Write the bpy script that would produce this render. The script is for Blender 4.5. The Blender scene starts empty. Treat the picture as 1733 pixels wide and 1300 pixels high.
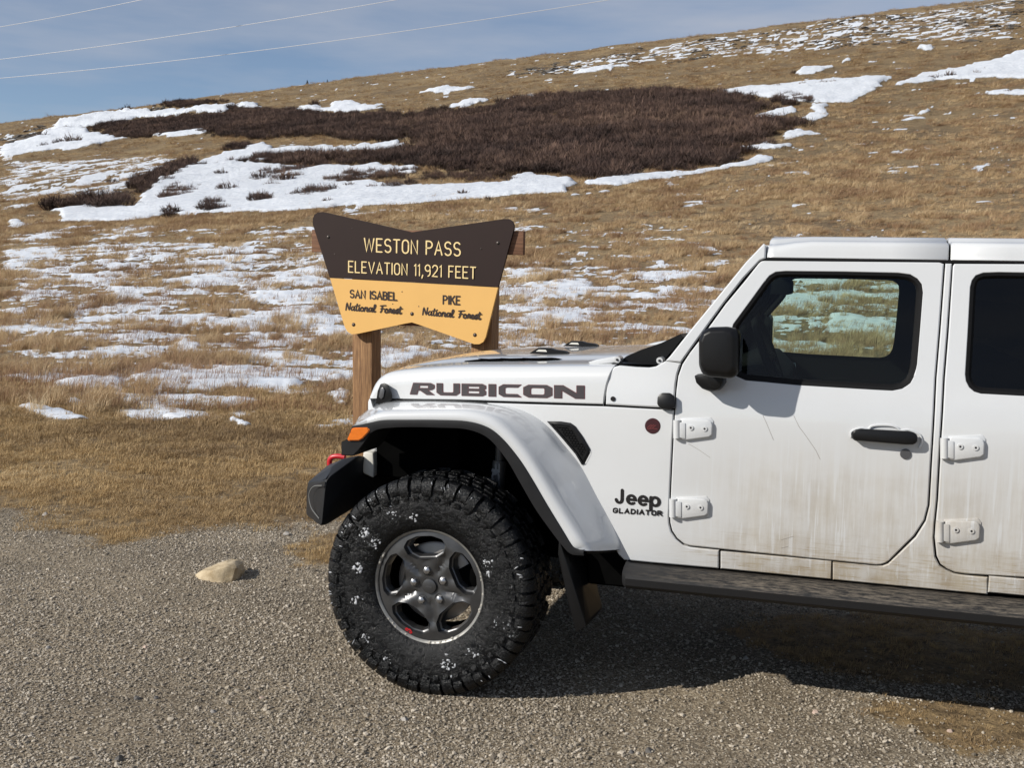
import bpy, bmesh, math, random
import numpy as np
from mathutils import Vector, Matrix
random.seed(7); RNG = np.random.default_rng(11)
SC = bpy.context.scene
COL = SC.collection

# ------------------------------------------------------------------ camera
F = 1850.0; PIT = 0.0976602; ROLL = 0.020212; CAMH = 1.68025
cp, sp = math.cos(PIT), math.sin(PIT); cr, sr = math.cos(ROLL), math.sin(ROLL)
FW = np.array([0, cp, -sp]); UP0 = np.array([0, sp, cp]); RI0 = np.array([1.0, 0, 0])
RIGHT = RI0*cr + UP0*sr; UPV = UP0*cr - RI0*sr
CPOS = np.array([0, 0, CAMH])
cd = bpy.data.cameras.new('camera'); cam = bpy.data.objects.new('camera', cd); COL.objects.link(cam)
cd.sensor_width = 36.0; cd.lens = F/1733*36.0; cd.clip_start = 0.05; cd.clip_end = 5000
cam.matrix_world = Matrix([[RIGHT[0], UPV[0], -FW[0], 0], [RIGHT[1], UPV[1], -FW[1], 0], [RIGHT[2], UPV[2], -FW[2], CAMH], [0, 0, 0, 1]])
SC.camera = cam

# ------------------------------------------------------------------ sky, sun, exposure
SUNV = Vector((-1.515, -0.69, 1.0)).normalized()          # towards the sun
EL = math.asin(SUNV.z); AZ = math.atan2(SUNV.x, SUNV.y)
wd = bpy.data.worlds.new('World'); SC.world = wd; wd.use_nodes = True
nt = wd.node_tree; nt.nodes.clear()
wo = nt.nodes.new('ShaderNodeOutputWorld'); bg = nt.nodes.new('ShaderNodeBackground')
sky = nt.nodes.new('ShaderNodeTexSky'); sky.sky_type = 'NISHITA'; sky.sun_disc = False
sky.sun_elevation = EL; sky.sun_rotation = AZ; sky.altitude = 3600; sky.air_density = 1.2; sky.dust_density = 0.6; sky.ozone_density = 2.0
# thin high cloud veil, the same all round the sky
tc = nt.nodes.new('ShaderNodeTexCoord'); mp = nt.nodes.new('ShaderNodeMapping'); mp.inputs['Scale'].default_value = (1.2, 1.2, 6.5); mp.inputs['Location'].default_value = (0.9, 0.4, 0.3)
nz = nt.nodes.new('ShaderNodeTexNoise'); nz.inputs['Scale'].default_value = 2.2; nz.inputs['Detail'].default_value = 6; nz.inputs['Roughness'].default_value = 0.55
rp = nt.nodes.new('ShaderNodeValToRGB'); rp.color_ramp.elements[0].position = 0.34; rp.color_ramp.elements[0].color = (0.12, 0.12, 0.12, 1)
rp.color_ramp.elements[1].position = 0.66; rp.color_ramp.elements[1].color = (0.80, 0.80, 0.80, 1)
mx = nt.nodes.new('ShaderNodeMix'); mx.data_type = 'RGBA'
mx.inputs[7].default_value = (4.7, 5.0, 5.75, 1)
nt.links.new(tc.outputs['Generated'], mp.inputs['Vector']); nt.links.new(mp.outputs[0], nz.inputs['Vector'])
nt.links.new(nz.outputs['Fac'], rp.inputs[0]); nt.links.new(rp.outputs[0], mx.inputs[0])
nt.links.new(sky.outputs[0], mx.inputs[6]); nt.links.new(mx.outputs[2], bg.inputs['Color'])
bg.inputs['Strength'].default_value = 0.099
nt.links.new(bg.outputs[0], wo.inputs['Surface'])
sd = bpy.data.lights.new('sun', 'SUN'); sd.energy = 5.0; sd.angle = math.radians(0.55); sd.color = (1.0, 0.955, 0.88)
sun = bpy.data.objects.new('sun', sd); COL.objects.link(sun); sun.rotation_euler = SUNV.to_track_quat('Z', 'Y').to_euler()
sun.location = (-8, -3, 12)
SC.view_settings.view_transform = 'Standard'; SC.view_settings.look = 'None'
SC.view_settings.exposure = 0.0; SC.view_settings.gamma = 1.0; SC.view_settings.use_curve_mapping = False
try:
    SC.cycles.use_denoising = True; SC.cycles.max_bounces = 8; SC.cycles.transparent_max_bounces = 12
    SC.cycles.caustics_reflective = False; SC.cycles.caustics_refractive = False; SC.cycles.sample_clamp_indirect = 6
except Exception: pass

# ------------------------------------------------------------------ geometry of the survey: rays through photo points
def ray(px, py): return FW + RIGHT*(px-866.5)/F - UPV*(py-650)/F
YAW = 0.2941284
TX = np.array([math.cos(YAW), -math.sin(YAW), 0]); TY = np.array([math.sin(YAW), math.cos(YAW), 0]); TO = np.array([-0.04356, 5.16675, 0])
def bp(px, py, y):
    """truck coordinates (x rearward, z up) of a photo point that lies at lateral y"""
    d = ray(px, py); t = (y-(CPOS-TO)@TY)/(d@TY); P = CPOS+d*t-TO
    return float(P@TX), float(P[2])
def V3(px, py, y):
    x, z = bp(px, py, y); return (x, y, z)
def ground_pt(px, py, z=0.0):
    d = ray(px, py); t = (z-CAMH)/d[2]; return CPOS+d*t

# ------------------------------------------------------------------ noise
_perm = np.random.default_rng(3).permutation(512); _ga = np.random.default_rng(4).uniform(0, 2*math.pi, 512)
def perlin(x, y):
    xi = np.floor(x).astype(int); yi = np.floor(y).astype(int); xf = x-xi; yf = y-yi
    u = xf*xf*xf*(xf*(xf*6-15)+10); v = yf*yf*yf*(yf*(yf*6-15)+10)
    def g(ix, iy, dx, dy):
        a = _ga[_perm[(_perm[ix & 511]+iy) & 511]]; return np.cos(a)*dx+np.sin(a)*dy
    n00 = g(xi, yi, xf, yf); n10 = g(xi+1, yi, xf-1, yf); n01 = g(xi, yi+1, xf, yf-1); n11 = g(xi+1, yi+1, xf-1, yf-1)
    return (n00*(1-u)+n10*u)*(1-v)+(n01*(1-u)+n11*u)*v
def fbm(x, y, o=4, gain=0.5):
    s = 0; a = 1; t = 0
    for k in range(o):
        s = s+a*perlin(x*2**k+17.3*k, y*2**k-9.1*k); t += a; a *= gain
    return s/t
def sstep(a, b, x):
    t = np.clip((x-a)/(b-a), 0, 1); return t*t*(3-2*t)

# ------------------------------------------------------------------ materials
def new_mat(name):
    m = bpy.data.materials.new(name); m.use_nodes = True; n = m.node_tree
    return m, n, n.nodes['Principled BSDF']
def simple(name, col, rough=0.5, metal=0.0, coat=0.0, var=0.12, scale=30, bump=0.0, spec=0.5, bscale=None):
    m, n, b = new_mat(name)
    b.inputs['Roughness'].default_value = rough; b.inputs['Metallic'].default_value = metal
    b.inputs['Coat Weight'].default_value = coat; b.inputs['Specular IOR Level'].default_value = spec
    tc = n.nodes.new('ShaderNodeTexCoord'); nz = n.nodes.new('ShaderNodeTexNoise'); nz.inputs['Scale'].default_value = scale; nz.inputs['Detail'].default_value = 5
    n.links.new(tc.outputs['Object'], nz.inputs['Vector'])
    mx = n.nodes.new('ShaderNodeMix'); mx.data_type = 'RGBA'
    mx.inputs[6].default_value = (*[max(0, c*(1-var)) for c in col], 1); mx.inputs[7].default_value = (*[min(1, c*(1+var)) for c in col], 1)
    n.links.new(nz.outputs['Fac'], mx.inputs[0]); n.links.new(mx.outputs[2], b.inputs['Base Color'])
    if bump:
        bn = n.nodes.new('ShaderNodeBump'); bn.inputs['Strength'].default_value = bump; bn.inputs['Distance'].default_value = 0.004
        if bscale:
            n2 = n.nodes.new('ShaderNodeTexNoise'); n2.inputs['Scale'].default_value = bscale; n.links.new(tc.outputs['Object'], n2.inputs['Vector']); n.links.new(n2.outputs['Fac'], bn.inputs['Height'])
        else: n.links.new(nz.outputs['Fac'], bn.inputs['Height'])
        n.links.new(bn.outputs[0], b.inputs['Normal'])
    return m
def ramp(n, stops):
    r = n.nodes.new('ShaderNodeValToRGB'); cr = r.color_ramp
    while len(cr.elements) < len(stops): cr.elements.new(0.5)
    for e, (p, c) in zip(cr.elements, stops):
        e.position = p; e.color = (*c, 1) if len(c) == 3 else c
    return r
def math_node(n, op, a=None, b=None, clamp=False):
    k = n.nodes.new('ShaderNodeMath'); k.operation = op; k.use_clamp = clamp
    for i, v in enumerate((a, b)):
        if v is None: continue
        if isinstance(v, (int, float)): k.inputs[i].default_value = v
        else: n.links.new(v, k.inputs[i])
    return k.outputs[0]

# ------------------------------------------------------------------ object helpers
def link(o, parent=None):
    COL.objects.link(o)
    if parent is not None: o.parent = parent
    return o
def tag(o, label=None, cat=None, group=None, kind=None):
    if label: o['label'] = label
    if cat: o['category'] = cat
    if group: o['group'] = group
    if kind: o['kind'] = kind
    return o
def empty(name, loc, rz=0.0):
    o = bpy.data.objects.new(name, None); o.location = loc; o.rotation_euler = (0, 0, rz); o.empty_display_size = 0.2
    return link(o)
def obj(name, verts, faces, mat, parent=None, smooth=True):
    me = bpy.data.meshes.new(name); me.from_pydata([tuple(map(float, v)) for v in verts], [], faces); me.update()
    if mat: me.materials.append(mat)
    if smooth: me.shade_smooth()
    return link(bpy.data.objects.new(name, me), parent)
def bobj(name, bm, mat, parent=None, smooth=True, sharp=None):
    bmesh.ops.recalc_face_normals(bm, faces=bm.faces)
    me = bpy.data.meshes.new(name); bm.to_mesh(me); bm.free()
    if mat: me.materials.append(mat)
    if smooth:
        me.shade_smooth()
        if sharp: me.set_sharp_from_angle(angle=math.radians(sharp))
    return link(bpy.data.objects.new(name, me), parent)
def bm_box(bm, lo, hi, bev=0.0, seg=2):
    vs = [bm.verts.new((x, y, z)) for x in (lo[0], hi[0]) for y in (lo[1], hi[1]) for z in (lo[2], hi[2])]
    fs = [bm.faces.new([vs[i] for i in q]) for q in ((0, 1, 3, 2), (4, 6, 7, 5), (0, 4, 5, 1), (2, 3, 7, 6), (0, 2, 6, 4), (1, 5, 7, 3))]
    if bev:
        es = set(e for f in fs for e in f.edges)
        bmesh.ops.bevel(bm, geom=list(es), offset=bev, segments=seg, affect='EDGES', profile=0.5)
    return bm
def box(name, lo, hi, mat, parent=None, bev=0.005, seg=2):
    return bobj(name, bm_box(bmesh.new(), lo, hi, bev, seg), mat, parent, True, 40)
def bm_tube(bm, pts, r, n=10, caps=True):
    pts = [Vector(p) for p in pts]; rs = r if isinstance(r, (list, tuple)) else [r]*len(pts); rings = []
    t0 = (pts[1]-pts[0]).normalized(); nrm = t0.orthogonal().normalized()
    for i, p in enumerate(pts):
        t = ((pts[min(i+1, len(pts)-1)]-pts[max(i-1, 0)])).normalized()
        nrm = (nrm-t*nrm.dot(t)).normalized(); b = t.cross(nrm)
        rings.append([bm.verts.new(p+(nrm*math.cos(2*math.pi*k/n)+b*math.sin(2*math.pi*k/n))*rs[i]) for k in range(n)])
    for a, b in zip(rings, rings[1:]):
        for k in range(n): bm.faces.new((a[k], a[(k+1) % n], b[(k+1) % n], b[k]))
    if caps: bm.faces.new(rings[0][::-1]); bm.faces.new(rings[-1])
    return bm
def tube(name, pts, r, mat, parent=None, n=10): return bobj(name, bm_tube(bmesh.new(), pts, r, n), mat, parent, True, 50)
def bm_hull(bm, pts):
    vs = [bm.verts.new(p) for p in pts]; r = bmesh.ops.convex_hull(bm, input=vs)
    bmesh.ops.delete(bm, geom=[v for v in bm.verts if not v.link_faces], context='VERTS')
    bmesh.ops.dissolve_limit(bm, angle_limit=math.radians(3), verts=bm.verts, edges=bm.edges)
    return bm
def hull(name, pts, mat, parent=None, bev=0.006, seg=2, sharp=35):
    bm = bm_hull(bmesh.new(), pts)
    if bev: bmesh.ops.bevel(bm, geom=list(bm.edges), offset=bev, segments=seg, affect='EDGES', profile=0.5, clamp_overlap=True)
    return bobj(name, bm, mat, parent, True, sharp)
def catmull(P, n=6, closed=False):
    P = [np.array(p, float) for p in P]; out = []; N = len(P)
    for i in range(N if closed else N-1):
        p0 = P[(i-1) % N] if closed or i > 0 else 2*P[0]-P[1]
        p1 = P[i]; p2 = P[(i+1) % N]; p3 = P[(i+2) % N] if closed or i+2 < N else 2*P[-1]-P[-2]
        for k in range(n):
            t = k/n; out.append(0.5*((2*p1)+(-p0+p2)*t+(2*p0-5*p1+4*p2-p3)*t*t+(-p0+3*p1-3*p2+p3)*t**3))
    if not closed: out.append(P[-1])
    return out
def grid_obj(name, rows, mat, parent=None, smooth=True, sharp=None, closed=False):
    n = len(rows[0]); vs = [p for r in rows for p in r]; fs = []
    for i in range(len(rows)-1):
        for k in range(n if closed else n-1):
            k2 = (k+1) % n; fs.append((i*n+k, i*n+k2, (i+1)*n+k2, (i+1)*n+k))
    o = obj(name, vs, fs, mat, parent, smooth)
    if sharp: o.data.set_sharp_from_angle(angle=math.radians(sharp))
    return o

# ------------------------------------------------------------------ stroke lettering
def arc(cx, cy, rx, ry, a0, a1, n=9): return [(cx+rx*math.cos(math.radians(a0+(a1-a0)*i/n)), cy+ry*math.sin(math.radians(a0+(a1-a0)*i/n))) for i in range(n+1)]
W_ = 0.5
GLY = {
 'W': (0.74, [[(0, 1), (.17, 0), (.37, .95), (.57, 0), (.74, 1)]]), 'E': (.42, [[(.42, 1), (0, 1), (0, 0), (.42, 0)], [(0, .52), (.34, .52)]]),
 'S': (.46, [arc(.23, .75, .22, .25, 30, 180)+arc(.23, .74, .22, .24, 190, 260)+arc(.23, .26, .23, .26, 80, -150)]),
 'T': (.46, [[(0, 1), (.46, 1)], [(.23, 1), (.23, 0)]]), 'O': (.46, [arc(.23, .72, .23, .28, 0, 180)+arc(.23, .28, .23, .28, 180, 360)+[(.46, .72)]]),
 'N': (.46, [[(0, 0), (0, 1), (.46, 0), (.46, 1)]]), 'P': (.44, [[(0, 0), (0, 1), (.2, 1)]+arc(.2, .74, .24, .26, 90, -90)+[(0, .48)]]),
 'A': (.52, [[(0, 0), (.26, 1), (.52, 0)], [(.1, .35), (.42, .35)]]), 'L': (.4, [[(0, 1), (0, 0), (.4, 0)]]), 'V': (.52, [[(0, 1), (.26, 0), (.52, 1)]]),
 'I': (.02, [[(.01, 0), (.01, 1)]]), 'F': (.4, [[(.4, 1), (0, 1), (0, 0)], [(0, .52), (.33, .52)]]),
 '1': (.12, [[(0, .86), (.12, 1), (.12, 0)]]), ',': (.08, [[(.08, .08), (0, -.2)]]),
 '9': (.44, [arc(.22, .72, .22, .28, 0, 360, 14)+[(.44, .5)]+arc(.2, .3, .24, .3, 0, -80, 5)]),
 '2': (.44, [arc(.22, .74, .22, .26, 170, -20)+[(.36, .5), (0, .02), (.44, 0)]]),
 'B': (.44, [[(0, 0), (0, 1), (.2, 1)]+arc(.2, .76, .22, .24, 90, -90)+[(.03, .52)], [(.2, .52)]+arc(.2, .26, .24, .26, 90, -90)+[(0, 0)]]),
 'K': (.46, [[(0, 1), (0, 0)], [(.44, 1), (.03, .45)], [(.16, .6), (.46, 0)]]),
 'D': (.48, [[(0, 0), (0, 1), (.2, 1)]+arc(.2, .5, .28, .5, 90, -90)+[(0, 0)]]), 'R': (.48, [[(0, 0), (0, 1), (.2, 1)]+arc(.2, .74, .24, .26, 90, -90)+[(.03, .48)], [(.2, .48), (.48, 0)]]),
 'G': (.5, [arc(.25, .72, .25, .28, 20, 180)+arc(.25, .28, .25, .28, 180, 360)+[(.5, .46), (.26, .46)]]),
 'X': (.5, [[(0, 0), (.5, 1)], [(0, 1), (.5, 0)]]), ' ': (.46, []),
 'J': (.44, [[(.34, 1), (.34, .3)]+arc(.17, .28, .17, .26, 0, -175)]),
 'e': (.5, [[(.05, .33), (.47, .33)]+arc(.26, .33, .22, .31, 0, 310, 14)]), 'p': (.52, [[(.03, .62), (.03, -.28)], arc(.27, .33, .23, .3, 180, -180, 16)]),
 # brush script
 'n~': (.5, [[(0, 0), (.08, .55), (.1, .4), (.26, .56), (.34, .45), (.3, .08), (.42, .0), (.5, .12)]]), 'a~': (.48, [[(.34, .5), (.14, .55), (.02, .25), (.12, .02), (.3, .2), (.36, .52), (.34, .1), (.42, 0), (.48, .1)]]),
 't~': (.34, [[(.16, .95), (.1, .3), (.16, .02), (.26, .02), (.34, .12)], [(-.02, .66), (.36, .72)]]), 'i~': (.24, [[(.08, .55), (.06, .12), (.14, 0), (.24, .1)], [(.1, .78), (.11, .82)]]),
 'o~': (.44, [[(.2, .55), (.04, .4), (.04, .1), (.18, 0), (.33, .15), (.3, .45), (.18, .54), (.3, .4), (.44, .42)]]), 'l~': (.3, [[(0, .1), (.2, .6), (.22, .95), (.12, .98), (.08, .6), (.1, .1), (.2, 0), (.3, .1)]]),
 'r~': (.36, [[(0, .05), (.08, .5), (.14, .62), (.2, .5), (.3, .5), (.26, .1), (.36, .08)]]), 'e~': (.38, [[(0, .2), (.2, .3), (.28, .48), (.16, .55), (.06, .35), (.08, .08), (.2, 0), (.38, .14)]]),
 's~': (.34, [[(0, .1), (.18, .6), (.2, .4), (.28, .16), (.18, 0), (.06, .05), (.34, .12)]]), 'N~': (.62, [[(.06, 0), (.1, .98), (.42, .08), (.5, 1.02)]]), 'F~': (.56, [[(.02, .9), (.6, 1.0)], [(.24, .95), (.2, .3), (.1, .02)], [(.1, .5), (.46, .54)]]),
}
def layout(text, gap, script=False, wide=1.0):
    x = 0; out = []; wi_ = 0
    for ch in text:
        if ch == ' ': wi_ += 1
        key = ch+'~' if script and ch != ' ' else ch
        w, st = GLY[key]; out += [(wi_, [((x+p[0])*wide, p[1]) for p in s]) for s in st]
        x += w+(gap if ch != ' ' else 0)
    return out, (x-gap)*wide
def ribbon(bm, poly, t, fn, k):
    P = [np.array(p) for p in poly]; P = [p for i, p in enumerate(P) if i == 0 or np.linalg.norm(p-P[i-1]) > 1e-4]
    if len(P) < 2: return
    L = []; Rr = []; n = len(P)
    for i in range(n):
        a = P[i]-P[i-1] if i else P[1]-P[0]; b = P[i+1]-P[i] if i < n-1 else P[-1]-P[-2]
        a = a/np.linalg.norm(a); b = b/np.linalg.norm(b); na = np.array([-a[1], a[0]]); nb = np.array([-b[1], b[0]]); m = na+nb
        m = m/max(np.linalg.norm(m), 1e-3); s = min(1.8, 1/max(0.35, float(m@na))); L.append(P[i]+m*t/2*s); Rr.append(P[i]-m*t/2*s)
    def cap(c, d):
        a0 = math.atan2(d[1], d[0]); return [c+np.array([math.cos(a0+x), math.sin(a0+x)])*t/2 for x in (-1.0, -.5, 0, .5, 1.0)]
    d0 = P[0]-P[1]; d1 = P[-1]-P[-2]
    loop = [bm.verts.new(fn(p[0], p[1], k)) for p in L]; lr = [bm.verts.new(fn(p[0], p[1], k)) for p in Rr]
    for i in range(n-1): bm.faces.new((loop[i], lr[i], lr[i+1], loop[i+1]))
    c0 = [bm.verts.new(fn(p[0], p[1], k)) for p in cap(P[0], d0)]; c1 = [bm.verts.new(fn(p[0], p[1], k)) for p in cap(P[-1], d1)]
    bm.faces.new([loop[0]]+c0[::-1]+[lr[0]]); bm.faces.new([lr[-1]]+c1[::-1]+[loop[-1]])
def lettering(name, text, fn, t, gap, mat, parent, script=False, wide=1.0):
    """fn(u, v, k): u 0..1 along the line, v in cap heights, k stroke number (a hair of height each)"""
    st, w = layout(text, gap, script, wide); out = []
    for wi_, word in enumerate(text.split(' ')):
        bm = bmesh.new()
        for k, (q_, s) in enumerate(st):
            if q_ != wi_: continue
            if script: s = [tuple(q) for q in catmull(s, 4)] if len(s) > 2 else s
            ribbon(bm, s, t, lambda a, b, kk: fn(a/w, b, kk), k)
        o = bobj(name, bm, mat, parent, False); o['label'] = '%s reading "%s"' % (name.replace('_', ' '), word); out.append(o)
    return out[0]

# ------------------------------------------------------------------ scatter: many small pieces of uncountable stuff
def scatter(name, pts, rot, scl, idx, sources, label, cat):
    me = bpy.data.meshes.new(name); me.from_pydata([tuple(p) for p in pts.tolist()], [], [])
    a = me.attributes.new('rot', 'FLOAT_VECTOR', 'POINT'); a.data.foreach_set('vector', rot.astype(np.float32).ravel())
    a = me.attributes.new('scl', 'FLOAT_VECTOR', 'POINT'); a.data.foreach_set('vector', scl.astype(np.float32).ravel())
    a = me.attributes.new('idx', 'INT', 'POINT'); a.data.foreach_set('value', idx.astype(np.int32))
    o = link(bpy.data.objects.new(name, me)); tag(o, label, cat, kind='stuff')
    c = bpy.data.collections.new(name+'_pieces')
    for i, s in enumerate(sources):
        so = bpy.data.objects.new('%s_piece_%02d' % (name, i), s); c.objects.link(so)
    g = bpy.data.node_groups.new(name, 'GeometryNodeTree')
    g.interface.new_socket('Geometry', in_out='INPUT', socket_type='NodeSocketGeometry'); g.interface.new_socket('Geometry', in_out='OUTPUT', socket_type='NodeSocketGeometry')
    gi = g.nodes.new('NodeGroupInput'); go = g.nodes.new('NodeGroupOutput'); ip = g.nodes.new('GeometryNodeInstanceOnPoints')
    ci = g.nodes.new('GeometryNodeCollectionInfo'); ci.inputs['Collection'].default_value = c; ci.inputs['Separate Children'].default_value = True; ci.inputs['Reset Children'].default_value = True
    def at(nm, ty):
        k = g.nodes.new('GeometryNodeInputNamedAttribute'); k.data_type = ty; k.inputs['Name'].default_value = nm; return k.outputs['Attribute']
    ip.inputs['Pick Instance'].default_value = True
    L = g.links.new; L(gi.outputs[0], ip.inputs['Points']); L(ci.outputs[0], ip.inputs['Instance']); L(at('idx', 'INT'), ip.inputs['Instance Index'])
    L(at('rot', 'FLOAT_VECTOR'), ip.inputs['Rotation']); L(at('scl', 'FLOAT_VECTOR'), ip.inputs['Scale']); L(ip.outputs[0], go.inputs[0])
    m = o.modifiers.new('scatter', 'NODES'); m.node_group = g
    return o
# ================================================================== TERRAIN
_cy = np.array([0, 9, 13, 17, 21, 27, 35, 45, 58, 67, 82, 102, 135, 185, 270, 380, 430, 520, 700, 1500], float)
_cz = np.array([0, 0, .055, .11, .19, .5, 1.09, 2.14, 3.84, 5.08, 7.4, 11, 17.7, 28.6, 48.9, 76.5, 80, 82, 75, 40], float)
_ly = np.linspace(0, 700, 7001); _lz = np.interp(_ly, _cy, _cz)
for _ in range(2):                                                     # smooth with a kernel that grows with distance
    _cum = np.concatenate([[0], np.cumsum(_lz)*0.1]); _w = 0.6+0.09*_ly
    _a = np.clip(_ly-_w/2, 0, 700); _b = np.clip(_ly+_w/2, 0, 700)
    _lz = (np.interp(_b, np.arange(7002)*0.1, _cum)-np.interp(_a, np.arange(7002)*0.1, _cum))/np.maximum(_b-_a, 1e-3)
_lz -= np.interp(8.0, _ly, _lz)*np.clip(1-_ly/18, 0, 1); _lz[_ly < 8] = 0; _lz = np.maximum(_lz, 0)
def hz0(x, y):
    yy = np.clip(y, 0, 690)
    g = np.interp(yy, [0, 16, 42, 85, 140, 210, 700], [0, 0, .03, .085, .115, .1435, .1435])
    return np.interp(yy, _ly, _lz)+g*np.clip(x, -400, 400)
def hz(x, y):
    x = np.asarray(x, float); y = np.asarray(y, float); s = sstep(10.5, 19, y)
    return hz0(x, y)+s*(0.10*fbm(x*0.30, y*0.30, 3)+0.05*fbm(x*1.3, y*1.3, 2)+sstep(55, 120, y)*0.9*fbm(x*0.05, y*0.05, 3)+sstep(200, 340, y)*2.0*fbm(x*0.03+5, y*0.03, 3))
def Wp(px, py):
    d = ray(px, py); t = np.concatenate([np.linspace(2, 42, 500), np.geomspace(42.1, 690, 900)])
    P = CPOS[None]+d[None]*t[:, None]; below = P[:, 2] < hz0(P[:, 0], P[:, 1])
    i = int(np.argmax(below)) if below.any() else len(t)-1
    return P[i, 0], P[i, 1]
def poly_w(pts, ox=0, oy=0, s=1.0): return np.array([Wp(ox+a/s, oy+b/s) for a, b in pts])
def sdist(x, y, P):
    """signed distance to polygon P, positive inside"""
    best = np.full(x.shape, 1e9); ins = np.zeros(x.shape, bool); n = len(P)
    for i in range(n):
        ax, ay = P[i]; bx, by = P[(i+1) % n]; dx, dy = bx-ax, by-ay; L = dx*dx+dy*dy+1e-9
        t = np.clip(((x-ax)*dx+(y-ay)*dy)/L, 0, 1); best = np.minimum(best, (x-ax-t*dx)**2+(y-ay-t*dy)**2)
        c = ((ay > y) != (by > y)); ins ^= c & (x < (bx-ax)*(y-ay)/(by-ay+1e-12)+ax)
    d = np.sqrt(best); return np.where(ins, d, -d)
def in_poly(x, y, P, soft):
    out = np.zeros(x.shape); m = (x > P[:, 0].min()-3*soft.max()) & (x < P[:, 0].max()+3*soft.max()) & (y > P[:, 1].min()-3*soft.max()) & (y < P[:, 1].max()+3*soft.max())
    if m.any(): out[m] = sstep(-0.4, 1.0, sdist(x[m], y[m], P)/soft[m])
    return out
c6 = dict(s=1.992); c7 = dict(ox=860, oy=0, s=1.985); c8 = dict(ox=0, oy=350, s=2.363)
DRIFTS = [
 poly_w([(0, 495), (120, 470), (200, 420), (340, 385), (520, 378), (700, 370), (790, 366), (760, 388), (620, 397), (470, 402), (350, 430), (250, 440), (330, 455), (430, 470), (300, 500), (120, 520), (0, 540)], **c6),
 poly_w([(520, 460), (600, 450), (700, 441), (690, 458), (560, 472)], **c6), poly_w([(785, 362), (820, 348), (905, 364), (820, 374)], **c6),
 poly_w([(990, 377), (1040, 357), (1100, 372), (1120, 350), (1180, 345), (1240, 360), (1310, 366), (1200, 384), (1090, 382)], **c6),
 poly_w([(650, 555), (760, 525), (860, 512), (1000, 500), (1200, 500), (1350, 488), (1380, 510), (1200, 520), (1000, 524), (880, 545), (780, 552), (900, 556), (1050, 572), (1250, 563), (1400, 568), (1410, 592), (1300, 598), (1150, 606), (1250, 622), (1410, 635), (1560, 625), (1733, 620), (1900, 615), (1900, 655), (1733, 670), (1600, 676), (1400, 692), (1200, 703), (1050, 718), (900, 724), (740, 722), (560, 727), (420, 748), (210, 752), (170, 716), (330, 698), (450, 700), (480, 655), (540, 615)], **c6),
 poly_w([(830, 500), (880, 484), (930, 505), (940, 520), (860, 530), (800, 528)], **c6),
 poly_w([(0, 600), (80, 585), (200, 605), (240, 625), (150, 650), (0, 670)], **c7), poly_w([(250, 622), (450, 592), (600, 578), (700, 570), (780, 550), (850, 528), (900, 540), (800, 562), (600, 592), (380, 632), (260, 632)], **c7),
 poly_w([(690, 312), (760, 300), (900, 290), (1050, 284), (1270, 262), (1285, 270), (1230, 312), (1150, 342), (1000, 348), (900, 337), (830, 330), (760, 322)], **c7),
 poly_w([(980, 350), (1080, 358), (1065, 400), (1020, 412), (985, 402), (1030, 375)], **c7), poly_w([(820, 392), (950, 368), (985, 380), (850, 407)], **c7),
 poly_w([(890, 477), (970, 436), (1042, 460), (930, 478)], **c7), poly_w([(760, 505), (870, 488), (952, 500), (900, 516)], **c7),
 poly_w([(1300, 292), (1350, 265), (1480, 233), (1550, 223), (1650, 203), (1720, 172), (1800, 170), (1800, 270), (1600, 268), (1500, 274), (1430, 272), (1330, 294)], **c7),
 poly_w([(210, 249), (300, 235), (440, 220), (350, 237), (250, 253)], **c7), poly_w([(955, 257), (980, 235), (1060, 223), (1112, 230), (1050, 247), (980, 260)], **c7),
 poly_w([(1100, 216), (1120, 204), (1152, 210), (1120, 220)], **c7), poly_w([(1355, 176), (1400, 166), (1437, 172), (1380, 180)], **c7), poly_w([(1330, 412), (1370, 401), (1428, 404), (1350, 417)], **c7), poly_w([(1365, 382), (1440, 370), (1400, 388)], **c7),
 poly_w([(1590, 320), (1640, 309), (1780, 316), (1780, 330), (1640, 327)], **c7), poly_w([(1420, 311), (1530, 294), (1602, 297), (1580, 307), (1480, 320)], **c6), poly_w([(1500, 372), (1580, 345), (1645, 340), (1640, 352), (1560, 372)], **c6),
 poly_w([(0, 465), (40, 455), (45, 462), (0, 475)], **c6), poly_w([(0, 752), (60, 742), (90, 750), (30, 760)], **c6),
 poly_w([(860, 345), (1030, 325), (1075, 322), (960, 335)], 0, 0, 1.0), poly_w([(0, 340), (115, 330), (205, 322), (228, 320), (120, 333), (0, 348)], **c7),
]
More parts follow.
